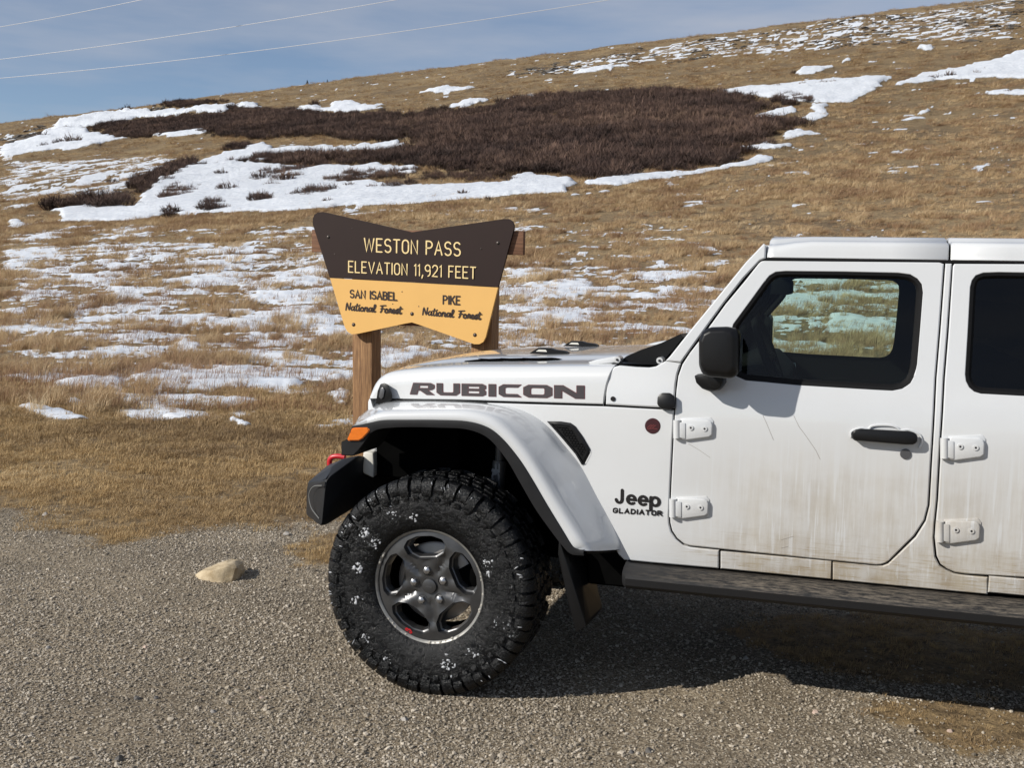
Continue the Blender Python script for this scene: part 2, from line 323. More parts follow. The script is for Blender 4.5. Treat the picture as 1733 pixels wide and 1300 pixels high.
NEAR_DRIFTS = [
 poly_w([(500, 690), (560, 670), (700, 665), (840, 665), (920, 645), (990, 638), (1060, 670), (1120, 690), (1260, 720), (1100, 737), (900, 737), (700, 742), (560, 737)], **c8),
 poly_w([(50, 815), (130, 788), (200, 812), (375, 858), (330, 872), (200, 868), (100, 838)], **c8), poly_w([(240, 785), (300, 776), (372, 803), (280, 817)], **c8),
 poly_w([(570, 300), (700, 285), (850, 265), (1005, 295), (900, 312), (740, 302), (650, 312)], **c8), poly_w([(1060, 272), (1200, 245), (1300, 220), (1330, 300), (1150, 302)], **c8),
 poly_w([(200, 705), (350, 690), (500, 688), (500, 737), (200, 728)], **c8), poly_w([(880, 455), (1100, 438), (1135, 480), (960, 502)], **c8), poly_w([(690, 535), (750, 530), (835, 555), (780, 577), (700, 562)], **c8),
 poly_w([(630, 845), (700, 838), (780, 850), (760, 862), (650, 860)], **c8), poly_w([(890, 865), (960, 862), (1040, 888), (960, 892)], **c8), poly_w([(485, 898), (520, 892), (545, 905), (500, 908)], **c8), poly_w([(890, 905), (930, 898), (940, 910), (895, 912)], **c8),
 poly_w([(980, 175), (1100, 165), (1215, 178), (1100, 190)], **c8), poly_w([(0, 180), (150, 165), (290, 185), (250, 200), (0, 205)], **c8), poly_w([(1300, 690), (1400, 655), (1400, 715), (1320, 712)], **c8), poly_w([(1280, 760), (1400, 740), (1400, 805), (1330, 800)], **c8), poly_w([(1340, 870), (1400, 862), (1400, 885), (1345, 885)], **c8),
 poly_w([(880, 480), (1000, 470), (1010, 500), (900, 510)]), poly_w([(860, 540), (960, 520), (1010, 545), (900, 556)]), poly_w([(600, 610), (700, 590), (780, 600), (640, 625)]), poly_w([(1320, 500), (1420, 492), (1440, 508), (1330, 515)]), poly_w([(1400, 530), (1520, 545), (1500, 570), (1390, 560)]),
]
ZONES = [  # photo outline, share of snow
 (poly_w([(0, 420), (300, 410), (560, 415), (640, 430), (640, 660), (400, 690), (0, 680)]), 0.66), (poly_w([(0, 375), (560, 385), (560, 420), (0, 425)]), 0.34),
 (poly_w([(830, 455), (1240, 440), (1240, 600), (830, 640)]), 0.54), (poly_w([(1240, 455), (1600, 450), (1600, 620), (1240, 620)]), 0.58), (poly_w([(600, 560), (860, 560), (860, 680), (600, 690)]), 0.58),
 (poly_w([(0, 272), (290, 262), (305, 280), (240, 305), (225, 330), (0, 342)]), 0.66), (poly_w([(0, 335), (200, 330), (190, 352), (80, 360), (0, 378)]), 0.10),
 (poly_w([(860, 122), (1150, 72), (1420, 35), (1733, -2), (1733, 68), (1480, 72), (1310, 90), (1060, 108), (860, 134)]), 0.40), (poly_w([(0, 236), (90, 215), (260, 185), (260, 192), (110, 225), (0, 246)]), 0.2),
 (poly_w([(560, 345), (960, 345), (960, 362), (560, 368)]), 0.24), (poly_w([(1100, 270), (1733, 200), (1733, 420), (1100, 440)]), 0.045),
 (poly_w([(860, 370), (1240, 380), (1240, 450), (860, 450)]), 0.16), (poly_w([(180, 690), (450, 685), (640, 680), (640, 720), (430, 728), (200, 712)]), 0.36),
]
_q = np.linspace(0, 1, 401); _sx = RNG.uniform(0, 300, 40000); _sy = RNG.uniform(0, 300, 40000)
def snoise(x, y):
    k = 0.72*np.clip(16/np.maximum(y, 4), 0.10, 1.0)                 # far flecks are larger drifts
    # blend of octave bands so that the size of the flecks changes smoothly with distance
    a = fbm(x*0.42+y*0.10, y*0.62, 6, 0.74); b = fbm(x*0.21, y*0.17, 6, 0.72); w = sstep(42, 95, y)
    return a*(1-w)+b*w*1.05
_Q = np.quantile(snoise(_sx, _sy*0.08+10), _q)
def snow_at(x, y):
    """0..1 cover and thickness in metres"""
    soft = 0.0028*np.maximum(y, 6)+0.02; ws = 0.010*np.maximum(y, 8)
    qx, qy = x*np.float64(.16), y*np.float64(.16)
    far = sstep(25, 60, y); wx = x+ws*(1.6*fbm(x*.9, y*.9, 5, .65)*(1-far)+2.0*fbm(qx, qy, 6, .68)*far); wy = y+ws*(2.0*fbm(x*.9+40, y*.9, 5, .65)*(1-far)+3.2*fbm(qx+40, qy, 6, .68)*far)
    dens = np.full(x.shape, 0.012)*sstep(42, 85, y)
    for P, d in ZONES: dens = np.maximum(dens, d*in_poly(wx, wy, P, soft*6))
    n = snoise(x, y); thr = np.interp(1-dens, _q, _Q)
    c = sstep(-0.03, 0.035, n-thr)*(dens > 0.004); th = c*np.clip((n-thr)*0.22, 0, 0.03)*np.clip(y/18, .6, 3)
    rip = fbm(x*.10, y*.24, 4, .6)
    for P in DRIFTS:
        m = in_poly(wx, wy, P, soft*1.6); c = np.maximum(c, m); th = np.maximum(th, m*0.0036*y*np.clip(1+1.8*rip, .15, 3))
    for P in NEAR_DRIFTS:
        m = in_poly(wx, wy, P, soft*3); c = np.maximum(c, m); th = np.maximum(th, sstep(0, 1, m)*0.08*np.clip(.8+1.6*fbm(x*.8, y*2.2, 4, .6), .2, 2))
    return c, th
def pg(pts): return np.array([ground_pt(a, b)[:2] for a, b in pts])
GRAVEL = np.vstack([pg([(-900, 850), (-300, 858), (0, 868), (25, 862), (60, 890), (110, 905), (180, 912), (260, 905), (340, 895), (450, 890), (510, 887), (600, 884)]), [[1.4, 7.2], [3.6, 6.8], [8, 5.8], [18, 4.2], [18, -18], [-18, -18]]])
TURF = [pg([(495, 928), (530, 910), (580, 903), (640, 912), (600, 950), (520, 957)]), pg([(1180, 1062), (1350, 1046), (1560, 1040), (1733, 1075), (1900, 1100), (1900, 1180), (1733, 1172), (1500, 1152), (1350, 1122)]), pg([(1455, 1202), (1560, 1188), (1733, 1212), (1850, 1230), (1850, 1275), (1733, 1262), (1650, 1272), (1560, 1240), (1480, 1226)]), pg([(120, 905), (260, 880), (300, 900), (180, 925)])]
def gravel_at(x, y):
    wx = x+0.30*fbm(x*1.5, y*1.5, 5, .65); wy = y+0.30*fbm(x*1.5+9, y*1.5, 5, .65)
    g = sstep(-0.30, 0.22, sdist(wx, wy, GRAVEL))
    for P in TURF: g = np.minimum(g, 1-0.9*sstep(-0.10, 0.10, sdist(wx, wy, P)))
    return g
THICKET = [
 poly_w([(0, 345), (200, 325), (400, 312), (620, 310), (760, 325), (870, 340), (860, 365), (800, 385), (830, 405), (990, 410), (1000, 425), (960, 440), (880, 470), (830, 495), (760, 500), (820, 520), (770, 555), (650, 570), (540, 590), (440, 575), (420, 600), (340, 610), (230, 610), (180, 585), (0, 590), (-320, 575), (-320, 380), (-150, 375)], **c7),
 poly_w([(290, 430), (430, 418), (520, 405), (620, 397), (750, 390), (790, 366), (950, 370), (1100, 385), (1250, 382), (1380, 402), (1380, 480), (1200, 478), (1090, 462), (920, 470), (760, 464), (700, 448), (560, 460), (490, 468), (400, 466), (330, 452)], **c6),
 poly_w([(400, 690), (420, 650), (480, 600), (560, 572), (660, 548), (730, 560), (620, 580), (540, 615), (480, 655), (450, 690)], **c6),
 poly_w([(780, 546), (900, 528), (1060, 520), (1250, 522), (1400, 505), (1420, 568), (1250, 562), (1060, 570), (900, 556)], **c6),
 poly_w([(860, 345), (920, 325), (1000, 325), (1012, 345), (960, 362), (880, 358)], **c7), poly_w([(760, 505), (800, 490), (850, 492), (820, 515)], **c6),
 poly_w([(505, 690), (540, 650), (600, 645), (650, 632), (690, 645), (620, 672)], **c6), poly_w([(850, 600), (920, 575), (1040, 565), (1050, 590), (970, 625), (900, 640)], **c6), poly_w([(738, 660), (745, 630), (790, 620), (806, 650)], **c6), poly_w([(820, 700), (850, 668), (920, 662), (945, 690)], **c6), poly_w([(520, 738), (550, 705), (610, 700), (625, 725)], **c6), poly_w([(680, 722), (690, 695), (750, 690), (768, 715)], **c6), poly_w([(1010, 676), (1030, 648), (1110, 640), (1118, 668)], **c6), poly_w([(1100, 618), (1120, 592), (1260, 580), (1410, 575), (1410, 600), (1280, 615)], **c6), poly_w([(1285, 648), (1300, 625), (1395, 622), (1405, 640)], **c6), poly_w([(175, 500), (190, 470), (285, 468), (290, 495)], **c6), poly_w([(112, 480), (130, 452), (180, 450), (178, 480)], **c6), poly_w([(1415, 620), (1450, 590), (1733, 585), (1733, 618), (1560, 622)], **c6),
 poly_w([(90, 715), (200, 700), (400, 688), (440, 700), (250, 712)], **c6), poly_w([(520, 365), (600, 347), (720, 344), (780, 350), (650, 362)], **c6),
]
SHRUBS6 = [(880, 605, 26), (960, 610, 30), (1010, 585, 20), (905, 585, 20), (610, 660, 26), (560, 675, 22), (655, 650, 16), (770, 650, 28), (745, 590, 16), (1060, 655, 26), (1100, 648, 16), (880, 690, 30), (700, 712, 26), (580, 722, 26), (1110, 692, 16), (1200, 600, 24), (1290, 600, 22), (1150, 605, 20), (240, 485, 26), (200, 490, 18), (150, 470, 18), (150, 500, 15), (1255, 640, 16), (1310, 635, 18), (1180, 635, 15), (1060, 355, 16), (230, 440, 14), (430, 378, 16), (1560, 660, 14), (1645, 680, 14), (1000, 670, 22), (600, 630, 16), (380, 620, 14)]
SHRUBS7 = [(1480, 262, 20), (1440, 268, 15), (1570, 250, 15), (1600, 240, 12), (1420, 265, 11), (905, 300, 14), (990, 298, 14), (1060, 295, 16), (1090, 293, 13), (870, 490, 22), (900, 370, 20), (1680, 322, 13), (960, 250, 10), (820, 325, 14)]

def axis_nonuniform():
    fine = np.linspace(-34, 34, 660); c = np.linspace(34, 180, 46)[1:]; return np.radians(np.concatenate([-c[::-1], fine, c[:-1]]))
az = axis_nonuniform(); rr = np.concatenate([[0.0], np.geomspace(0.6, 900, 740)])
AZ_, RR_ = np.meshgrid(az, rr); GX = RR_*np.sin(AZ_); GY = RR_*np.cos(AZ_)
sn, th = snow_at(GX.ravel(), GY.ravel()); gv = gravel_at(GX.ravel(), GY.ravel())
rough_f = sstep(6.6, 8.5, GY.ravel())*(1-gv)
GZ = hz(GX, GY).ravel()+th+0.018*gv*fbm(GX.ravel()*1.1, GY.ravel()*1.1, 3)*sstep(0, 1, GY.ravel())*(np.hypot(GX.ravel()-0.5, GY.ravel()-3.2) > 0)+rough_f*0.02*fbm(GX.ravel()*3, GY.ravel()*3, 3)
ncol = len(az); nrow = len(rr)
ii, kk = np.meshgrid(np.arange(nrow-1), np.arange(ncol), indexing='ij'); k2 = (kk+1) % ncol
quads = np.stack([ii*ncol+kk, (ii+1)*ncol+kk, (ii+1)*ncol+k2, ii*ncol+k2], -1).reshape(-1, 4)
me = bpy.data.meshes.new('ground'); nv = GZ.size
me.vertices.add(nv); me.vertices.foreach_set('co', np.stack([GX.ravel(), GY.ravel(), GZ], -1).astype(np.float32).ravel())
me.loops.add(quads.size); me.loops.foreach_set('vertex_index', quads.ravel().astype(np.int32)); me.polygons.add(len(quads))
me.polygons.foreach_set('loop_start', np.arange(0, quads.size, 4, dtype=np.int32)); me.update(calc_edges=True); me.validate(); me.shade_smooth()
for nm, ar in (('snow', sn), ('gravel', gv)):
    a = me.attributes.new(nm, 'FLOAT', 'POINT'); a.data.foreach_set('value', ar.astype(np.float32))
ground = link(bpy.data.objects.new('ground', me)); tag(ground, kind='structure')

def ground_material():
    m, n, b = new_mat('ground'); L = n.links.new
    tc = n.nodes.new('ShaderNodeTexCoord'); sx = n.nodes.new('ShaderNodeSeparateXYZ'); L(tc.outputs['Object'], sx.inputs[0])
    def noise(s, d=6, r=0.6, vec=None):
        k = n.nodes.new('ShaderNodeTexNoise'); k.inputs['Scale'].default_value = s; k.inputs['Detail'].default_value = d; k.inputs['Roughness'].default_value = r; L(vec or tc.outputs['Object'], k.inputs['Vector']); return k.outputs['Fac']
    sa = n.nodes.new('ShaderNodeAttribute'); sa.attribute_name = 'snow'; ga = n.nodes.new('ShaderNodeAttribute'); ga.attribute_name = 'gravel'
    # dry turf
    big = noise(0.10, 4); mid = noise(0.9, 6, 0.65); fine = noise(9, 6, 0.7); vfine = noise(55, 4, 0.7)
    c1 = ramp(n, [(0.32, (0.10, 0.070, 0.044)), (0.45, (0.20, 0.142, 0.079)), (0.56, (0.32, 0.23, 0.122)), (0.70, (0.43, 0.33, 0.185))])
    v = math_node(n, 'ADD', math_node(n, 'MULTIPLY', big, 0.42), math_node(n, 'ADD', math_node(n, 'MULTIPLY', mid, 0.30), math_node(n, 'MULTIPLY', fine, 0.28)))
    L(v, c1.inputs[0])
    c2 = ramp(n, [(0.38, (0.38, 0.36, 0.35)), (0.52, (1.0, 1.0, 1.0)), (0.66, (1.45, 1.42, 1.34))]); L(math_node(n, 'ADD', math_node(n, 'MULTIPLY', fine, 0.55), math_node(n, 'MULTIPLY', vfine, 0.45)), c2.inputs[0])
    mu = n.nodes.new('ShaderNodeMix'); mu.data_type = 'RGBA'; mu.blend_type = 'MULTIPLY'; mu.inputs[0].default_value = 1; L(c1.outputs[0], mu.inputs[6]); L(c2.outputs[0], mu.inputs[7])
    # gravel bed
    vor = n.nodes.new('ShaderNodeTexVoronoi'); vor.inputs['Scale'].default_value = 130; L(tc.outputs['Object'], vor.inputs['Vector'])
    gr = ramp(n, [(0.0, (0.13, 0.105, 0.076)), (0.45, (0.25, 0.205, 0.150)), (0.8, (0.35, 0.298, 0.226)), (1.0, (0.50, 0.445, 0.36))]); sc = n.nodes.new('ShaderNodeSeparateColor'); L(vor.outputs['Color'], sc.inputs[0]); L(sc.outputs[0], gr.inputs[0])
    gp = ramp(n, [(0.3, (0.62, 0.60, 0.57)), (0.7, (1.12, 1.08, 1.0))]); L(noise(1.3, 5), gp.inputs[0])
    gm = n.nodes.new('ShaderNodeMix'); gm.data_type = 'RGBA'; gm.blend_type = 'MULTIPLY'; gm.inputs[0].default_value = 1; L(gr.outputs[0], gm.inputs[6]); L(gp.outputs[0], gm.inputs[7])
    m1 = n.nodes.new('ShaderNodeMix'); m1.data_type = 'RGBA'
    gf = math_node(n, 'ADD', ga.outputs['Fac'], math_node(n, 'MULTIPLY', math_node(n, 'SUBTRACT', fine, 0.5), 0.9)); gs = ramp(n, [(0.42, (0, 0, 0)), (0.6, (1, 1, 1))]); L(gf, gs.inputs[0])
    L(gs.outputs[0], m1.inputs[0]); L(mu.outputs[2], m1.inputs[6]); L(gm.outputs[2], m1.inputs[7])
    # snow
    m2 = n.nodes.new('ShaderNodeMix'); m2.data_type = 'RGBA'
    sf = math_node(n, 'ADD', sa.outputs['Fac'], math_node(n, 'MULTIPLY', math_node(n, 'SUBTRACT', math_node(n, 'ADD', math_node(n, 'MULTIPLY', fine, 0.40), math_node(n, 'MULTIPLY', noise(0.8, 9, 0.78), 0.60)), 0.5), 1.7)); ss = ramp(n, [(0.46, (0, 0, 0)), (0.58, (1, 1, 1))]); L(sf, ss.inputs[0])
    cs = ramp(n, [(0.3, (0.54, 0.58, 0.64)), (0.65, (0.73, 0.75, 0.78))]); L(noise(2.5, 5), cs.inputs[0])
    L(ss.outputs[0], m2.inputs[0]); L(m1.outputs[2], m2.inputs[6]); L(cs.outputs[0], m2.inputs[7]); L(m2.outputs[2], b.inputs['Base Color'])
    b.inputs['Roughness'].default_value = 0.85; b.inputs['Specular IOR Level'].default_value = 0.25
    # relief
    far = n.nodes.new('ShaderNodeMapRange'); far.inputs['From Min'].default_value = 28; far.inputs['From Max'].default_value = 120; L(sx.outputs['Y'], far.inputs['Value'])
    hgt = math_node(n, 'ADD', math_node(n, 'MULTIPLY', math_node(n, 'ADD', fine, math_node(n, 'MULTIPLY', vfine, 0.35)), 0.035), math_node(n, 'MULTIPLY', math_node(n, 'MULTIPLY', noise(1.6, 6, 0.75), far.outputs[0]), 0.9))
    inv = math_node(n, 'SUBTRACT', 1.0, math_node(n, 'MULTIPLY', ss.outputs[0], 0.6))
    bn = n.nodes.new('ShaderNodeBump'); bn.inputs['Strength'].default_value = 0.8; bn.inputs['Distance'].default_value = 1.0; L(math_node(n, 'MULTIPLY', hgt, inv), bn.inputs['Height']); L(bn.outputs[0], b.inputs['Normal'])
    return m
ground.data.materials.append(ground_material())

# ------------------------------------------------------------------ dry grass
def varied(name, stops, rough=0.7, trans=0.0, nscale=0.5, namt=0.35):
    m, n, b = new_mat(name); L = n.links.new
    oi = n.nodes.new('ShaderNodeObjectInfo'); r = ramp(n, stops); g = n.nodes.new('ShaderNodeNewGeometry'); nz = n.nodes.new('ShaderNodeTexNoise'); nz.inputs['Scale'].default_value = nscale; nz.inputs['Detail'].default_value = 3
    L(g.outputs['Position'], nz.inputs['Vector'])
    v = math_node(n, 'ADD', math_node(n, 'MULTIPLY', oi.outputs['Random'], 1-namt), math_node(n, 'MULTIPLY', math_node(n, 'SUBTRACT', math_node(n, 'MULTIPLY', nz.outputs['Fac'], 2.0), 0.5), namt)); L(v, r.inputs[0]); L(r.outputs[0], b.inputs['Base Color'])
    b.inputs['Roughness'].default_value = rough; b.inputs['Specular IOR Level'].default_value = 0.3
    if trans:
        t = n.nodes.new('ShaderNodeBsdfTranslucent'); L(r.outputs[0], t.inputs[0]); mx = n.nodes.new('ShaderNodeMixShader'); mx.inputs[0].default_value = trans
        L(b.outputs[0], mx.inputs[1]); L(t.outputs[0], mx.inputs[2]); L(mx.outputs[0], n.nodes['Material Output'].inputs['Surface'])
    return m
M_STRAW = varied('dry_grass', [(0.0, (0.19, 0.108, 0.064)), (0.3, (0.35, 0.225, 0.128)), (0.6, (0.53, 0.385, 0.22)), (0.85, (0.67, 0.52, 0.32)), (1.0, (0.78, 0.66, 0.46))], 0.65, 0.25, 0.3, 0.6)
M_TURF = varied('short_dry_turf', [(0.0, (0.15, 0.098, 0.058)), (0.35, (0.34, 0.235, 0.124)), (0.7, (0.55, 0.395, 0.20)), (1.0, (0.71, 0.56, 0.34))], 0.7, 0.2, 0.42, 0.7)
M_STEM = varied('reddish_dry_stem', [(0.0, (0.15, 0.075, 0.045)), (0.5, (0.27, 0.15, 0.085)), (1.0, (0.42, 0.28, 0.17))], 0.7, 0.15, 0.4, 0.4)
def tuft(nb, h, spread, bw, lean, seed, wind=0.35):
    r = random.Random(seed); vs = []; fs = []
    for _ in range(nb):
        a = r.uniform(0, 2*math.pi); d = spread*math.sqrt(r.random()); x0, y0 = d*math.cos(a), d*math.sin(a)
        hh = h*r.uniform(0.45, 1.1); ln = lean*r.uniform(0.2, 1.2); da = a+r.uniform(-1, 1); dx, dy = math.cos(da)*ln+wind*r.uniform(.3, 1), math.sin(da)*ln-wind*.2
        px, py = -math.sin(da+r.uniform(-1.5, 1.5)), math.cos(da+r.uniform(-1.5, 1.5)); w = bw*r.uniform(.6, 1.2)
        b = len(vs); x1, y1, z1 = x0+dx*hh*0.35, y0+dy*hh*0.35, hh*0.62; x2, y2, z2 = x0+dx*hh, y0+dy*hh, hh*r.uniform(0.8, 1.0)
        vs += [(x0-px*w, y0-py*w, -0.02), (x0+px*w, y0+py*w, -0.02), (x1+px*w*.8, y1+py*w*.8, z1), (x1-px*w*.8, y1-py*w*.8, z1), (x2, y2, z2)]
        fs += [(b, b+1, b+2, b+3), (b+3, b+2, b+4)]
    me = bpy.data.meshes.new('tuft'); me.from_pydata(vs, [], fs); me.update(); return me
def mats(ms, m):
    for k in ms: k.materials.append(m)
    return ms
def place(n, y0, y1, half, power=1.0):
    """random points in a wedge in front of the pull-off, density falling with distance"""
    u = RNG.random(n); e = 1-power; y = (y0**e+u*(y1**e-y0**e))**(1/e) if abs(e) > 1e-6 else y0*(y1/y0)**u
    x = RNG.uniform(-1, 1, n)*(half*y+1.5); return x, y
tall = mats([tuft(70, 0.24, 0.10, 0.0030, 0.55, s) for s in range(5)]+[tuft(46, 0.32, 0.06, 0.0028, 0.5, 20+s) for s in range(3)]+[tuft(26, 0.30, 0.12, 0.0026, 0.35, 30+s) for s in range(2)], M_STRAW)+mats([tuft(22, 0.26, 0.16, 0.0022, 0.3, 40+s, 0.25) for s in range(3)], M_STEM)
x, y = place(95000, 9.2, 88, 0.60, 1.35); s_, _ = snow_at(x, y); g_ = gravel_at(x, y)
clump = fbm(x*0.45, y*0.45, 3)
keep = (RNG.random(len(x)) < np.where(s_ > 0.5, 0.16*(y < 60)+0.05, 0.95)) & (g_ < 0.3) & (RNG.random(len(x)) < sstep(11.0, 15.5, y+2.2*fbm(x*.4, y*.4, 3))) & (RNG.random(len(x)) < 0.16+1.2*sstep(-.18, .25, clump))
x, y, cl = x[keep], y[keep], clump[keep]; n = len(x)
hs = RNG.uniform(0.40, 0.85, n)*(0.65+0.95*sstep(-.1, .35, cl))*np.clip(0.75+y/85, .7, 1.3)
# far tufts get broader so that they still read as clumps
wd_ = hs*np.clip(y/26, 1.0, 2.4)
fx, fy = place(52000, 70, 400, 0.58, 1.25); fs_, _ = snow_at(fx, fy); kf = (RNG.random(len(fx)) < np.where(fs_ > .45, .02, 1.0)) & (RNG.random(len(fx)) < .10+1.3*sstep(-.15, .25, fbm(fx*.11, fy*.11, 4, .65))); fx, fy = fx[kf], fy[kf]; fh = RNG.uniform(.7, 1.5, len(fx)); fw = fh*np.clip(fy/30, 2.2, 7)
sx_, sy_ = place(26000, 12.5, 48, 0.58, 1.2); ss_, _ = snow_at(sx_, sy_); ks = (RNG.random(len(sx_)) < np.where(ss_ > .4, .75, .35)) & (RNG.random(len(sx_)) < .1+1.4*sstep(-.1, .3, fbm(sx_*.3+8, sy_*.3, 3))) & (gravel_at(sx_, sy_) < .2); sx_, sy_ = sx_[ks], sy_[ks]; sh_ = RNG.uniform(.45, 1.0, len(sx_))
gi_ = np.concatenate([RNG.integers(0, 10, n+len(fx)), RNG.integers(10, 13, len(sx_))]); fx = np.concatenate([fx, sx_]); fy = np.concatenate([fy, sy_]); fh = np.concatenate([fh, sh_]); fw = np.concatenate([fw, sh_*np.clip(sy_/20, 1, 2)]); x = np.concatenate([x, fx]); y = np.concatenate([y, fy]); hs = np.concatenate([hs, fh]); wd_ = np.concatenate([wd_, fw]); n = len(x)
scatter('dry_grass', np.stack([x, y, hz(x, y)], -1), np.stack([RNG.normal(0, .12, n), RNG.normal(0, .12, n), RNG.normal(0, 0.7, n)], -1), np.stack([wd_, wd_, hs], -1), gi_, tall, 'tall dry straw coloured grass tufts on the snowy slope', 'grass')
turf = mats([tuft(55, 0.055, 0.10, 0.0022, 1.0, 50+s, 0.5) for s in range(6)], M_TURF)
N = 90000; x = RNG.uniform(-9.5, 11, N); y = RNG.uniform(3.3, 15, N); g_ = gravel_at(x, y); s_, _ = snow_at(x, y)
keep = (RNG.random(N) > g_*1.03) & (RNG.random(N) < np.where(s_ > .5, .12, 1.0)) & (np.abs(x) < 0.62*y+1.2) & (RNG.random(N) < 0.22+1.3*sstep(-.2, .22, fbm(x*.9+3, y*1.3, 5, .65)))
x, y = x[keep], y[keep]; n = len(x); hs = RNG.uniform(.4, 1.0, n)*np.clip(.30+(y-4)/9.5, .30, 1.30)
scatter('short_dry_turf', np.stack([x, y, hz(x, y)], -1), np.stack([RNG.normal(0, .15, n), RNG.normal(0, .15, n), RNG.normal(0, 1.0, n)], -1), np.stack([hs*1.3, hs*1.3, hs], -1), RNG.integers(0, 6, n), turf, 'short matted golden turf along the edge of the gravel', 'grass')

# ------------------------------------------------------------------ gravel
M_STONE = varied('gravel_stone', [(0.0, (0.085, 0.073, 0.058)), (0.25, (0.20, 0.168, 0.127)), (0.55, (0.33, 0.282, 0.217)), (0.82, (0.47, 0.412, 0.332)), (0.95, (0.58, 0.515, 0.42)), (1.0, (0.68, 0.62, 0.53))], 0.8, 0, 1.1, 0.25)
def stone_mesh(seed, sub=1, flat=0.62):
    r = random.Random(seed); bm = bmesh.new(); bmesh.ops.create_icosphere(bm, subdivisions=sub, radius=1.0)
    for v in bm.verts:
        k = r.uniform(0.72, 1.15); v.co = Vector((v.co.x*k*1.15, v.co.y*k*0.9, v.co.z*k*flat))
    me = bpy.data.meshes.new('stone'); bm.to_mesh(me); bm.free(); return me
stones = mats([stone_mesh(s) for s in range(8)], M_STONE)
N = 470000; x = RNG.uniform(-5.4, 5.4, N); y = 2.9+5.2*RNG.random(N)**1.2; g_ = gravel_at(x, y)
keep = (RNG.random(N) < g_**1.5*1.0+0.02) & (np.abs(x) < 0.54*y+0.9) & (RNG.random(N) < 0.35+0.9*sstep(-.3, .2, fbm(x*.7, y*.7, 4)))
x, y, g_ = x[keep], y[keep], g_[keep]; n = len(x); s = np.clip(RNG.lognormal(math.log(0.0039), 0.42, n), 0.0018, 0.014)
scatter('gravel', np.stack([x, y, hz(x, y)+0.001+s*0.12+0.018*fbm(x*1.1, y*1.1, 3)*g_], -1), RNG.uniform(-.5, .5, (n, 3))+np.stack([0*x, 0*x, RNG.uniform(0, 6.3, n)], -1), np.repeat(s[:, None], 3, 1), RNG.integers(0, 8, n), stones, 'loose grey brown crushed gravel of the pull-off', 'gravel')

# ------------------------------------------------------------------ willow thicket and single shrubs
M_WILLOW = varied('willow_twig', [(0.0, (0.036, 0.028, 0.026)), (0.45, (0.085, 0.058, 0.050)), (0.8, (0.17, 0.118, 0.092)), (1.0, (0.27, 0.20, 0.15))], 0.8, 0, 0.06, 0.6)
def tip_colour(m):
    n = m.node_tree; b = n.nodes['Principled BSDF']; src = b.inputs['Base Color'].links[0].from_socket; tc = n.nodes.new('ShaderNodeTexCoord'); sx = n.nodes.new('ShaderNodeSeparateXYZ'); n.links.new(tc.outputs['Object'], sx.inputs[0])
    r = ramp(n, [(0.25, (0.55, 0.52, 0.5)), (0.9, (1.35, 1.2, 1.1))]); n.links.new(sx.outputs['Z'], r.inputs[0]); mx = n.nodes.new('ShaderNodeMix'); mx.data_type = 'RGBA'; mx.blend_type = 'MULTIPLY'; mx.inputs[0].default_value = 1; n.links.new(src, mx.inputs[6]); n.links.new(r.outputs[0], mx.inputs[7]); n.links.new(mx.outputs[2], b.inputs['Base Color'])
def shrub_mesh(seed, nst=46, h=1.0, spread=0.5, tw=0.011):
    r = random.Random(seed); vs = []; fs = []
    def blade(p, q, w0, w1):
        d = Vector(q)-Vector(p); s = d.cross(Vector((r.uniform(-1, 1), r.uniform(-1, 1), r.uniform(-.4, .4)))).normalized(); b = len(vs)
        vs.extend([tuple(Vector(p)-s*w0), tuple(Vector(p)+s*w0), tuple(Vector(q)+s*w1), tuple(Vector(q)-s*w1)]); fs.append((b, b+1, b+2, b+3))
    for _ in range(nst):
        a = r.uniform(0, 6.283); d = spread*math.sqrt(r.random()); k = 1-0.55*(d/spread)**2
        p = (d*.55*math.cos(a), d*.55*math.sin(a), -.05); hh = h*k*r.uniform(.7, 1.1); q = (d*1.05*math.cos(a)+r.uniform(-.06, .06), d*1.05*math.sin(a)+r.uniform(-.06, .06), hh*.62)
        blade(p, q, tw, tw*.8)
        for _ in range(5):
            t = r.uniform(.45, 1.0); s = tuple(p[i]+(q[i]-p[i])*t for i in range(3)); e = (s[0]+r.uniform(-.16, .16), s[1]+r.uniform(-.16, .16), s[2]+hh*r.uniform(.18, .42)); blade(s, e, tw*.8, tw*.35)
    me = bpy.data.meshes.new('shrub'); me.from_pydata(vs, [], fs); me.update(); return me
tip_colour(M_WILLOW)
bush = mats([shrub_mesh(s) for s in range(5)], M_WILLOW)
px_, py_ = [], []
pf_ = []
for ti, P in enumerate(THICKET):
    lo, hi = P.min(0), P.max(0); area = (hi-lo).prod(); n = int(area*2.2)+40; x = RNG.uniform(lo[0], hi[0], n); y = RNG.uniform(lo[1], hi[1], n)
    ws = 0.02*y; d = sdist(x+ws*fbm(x*.25, y*.25, 3), y+ws*2*fbm(x*.25+7, y*.25, 3), P)
    k = (d > 0) & (RNG.random(n) < 0.25+0.75*sstep(0, 1, d/(.035*y))) & (fbm(x*0.07, y*0.22, 4) > -0.13-0.10*(y > 95)); px_.append(x[k]); py_.append(y[k]); pf_.append(np.full(k.sum(), .62 if 6 <= ti <= 17 else 1.0))
x = np.concatenate(px_); y = np.concatenate(py_); pf_ = np.concatenate(pf_); n = len(x)
if n > 12000:
    k = RNG.permutation(n)[:12000]; x, y, pf_ = x[k], y[k], pf_[k]; n = 12000
hs = pf_*RNG.uniform(.7, 1.5, n)*(0.95+1.0*fbm(x*.09, y*.2, 3))*np.clip(y/70, .8, 1.25)
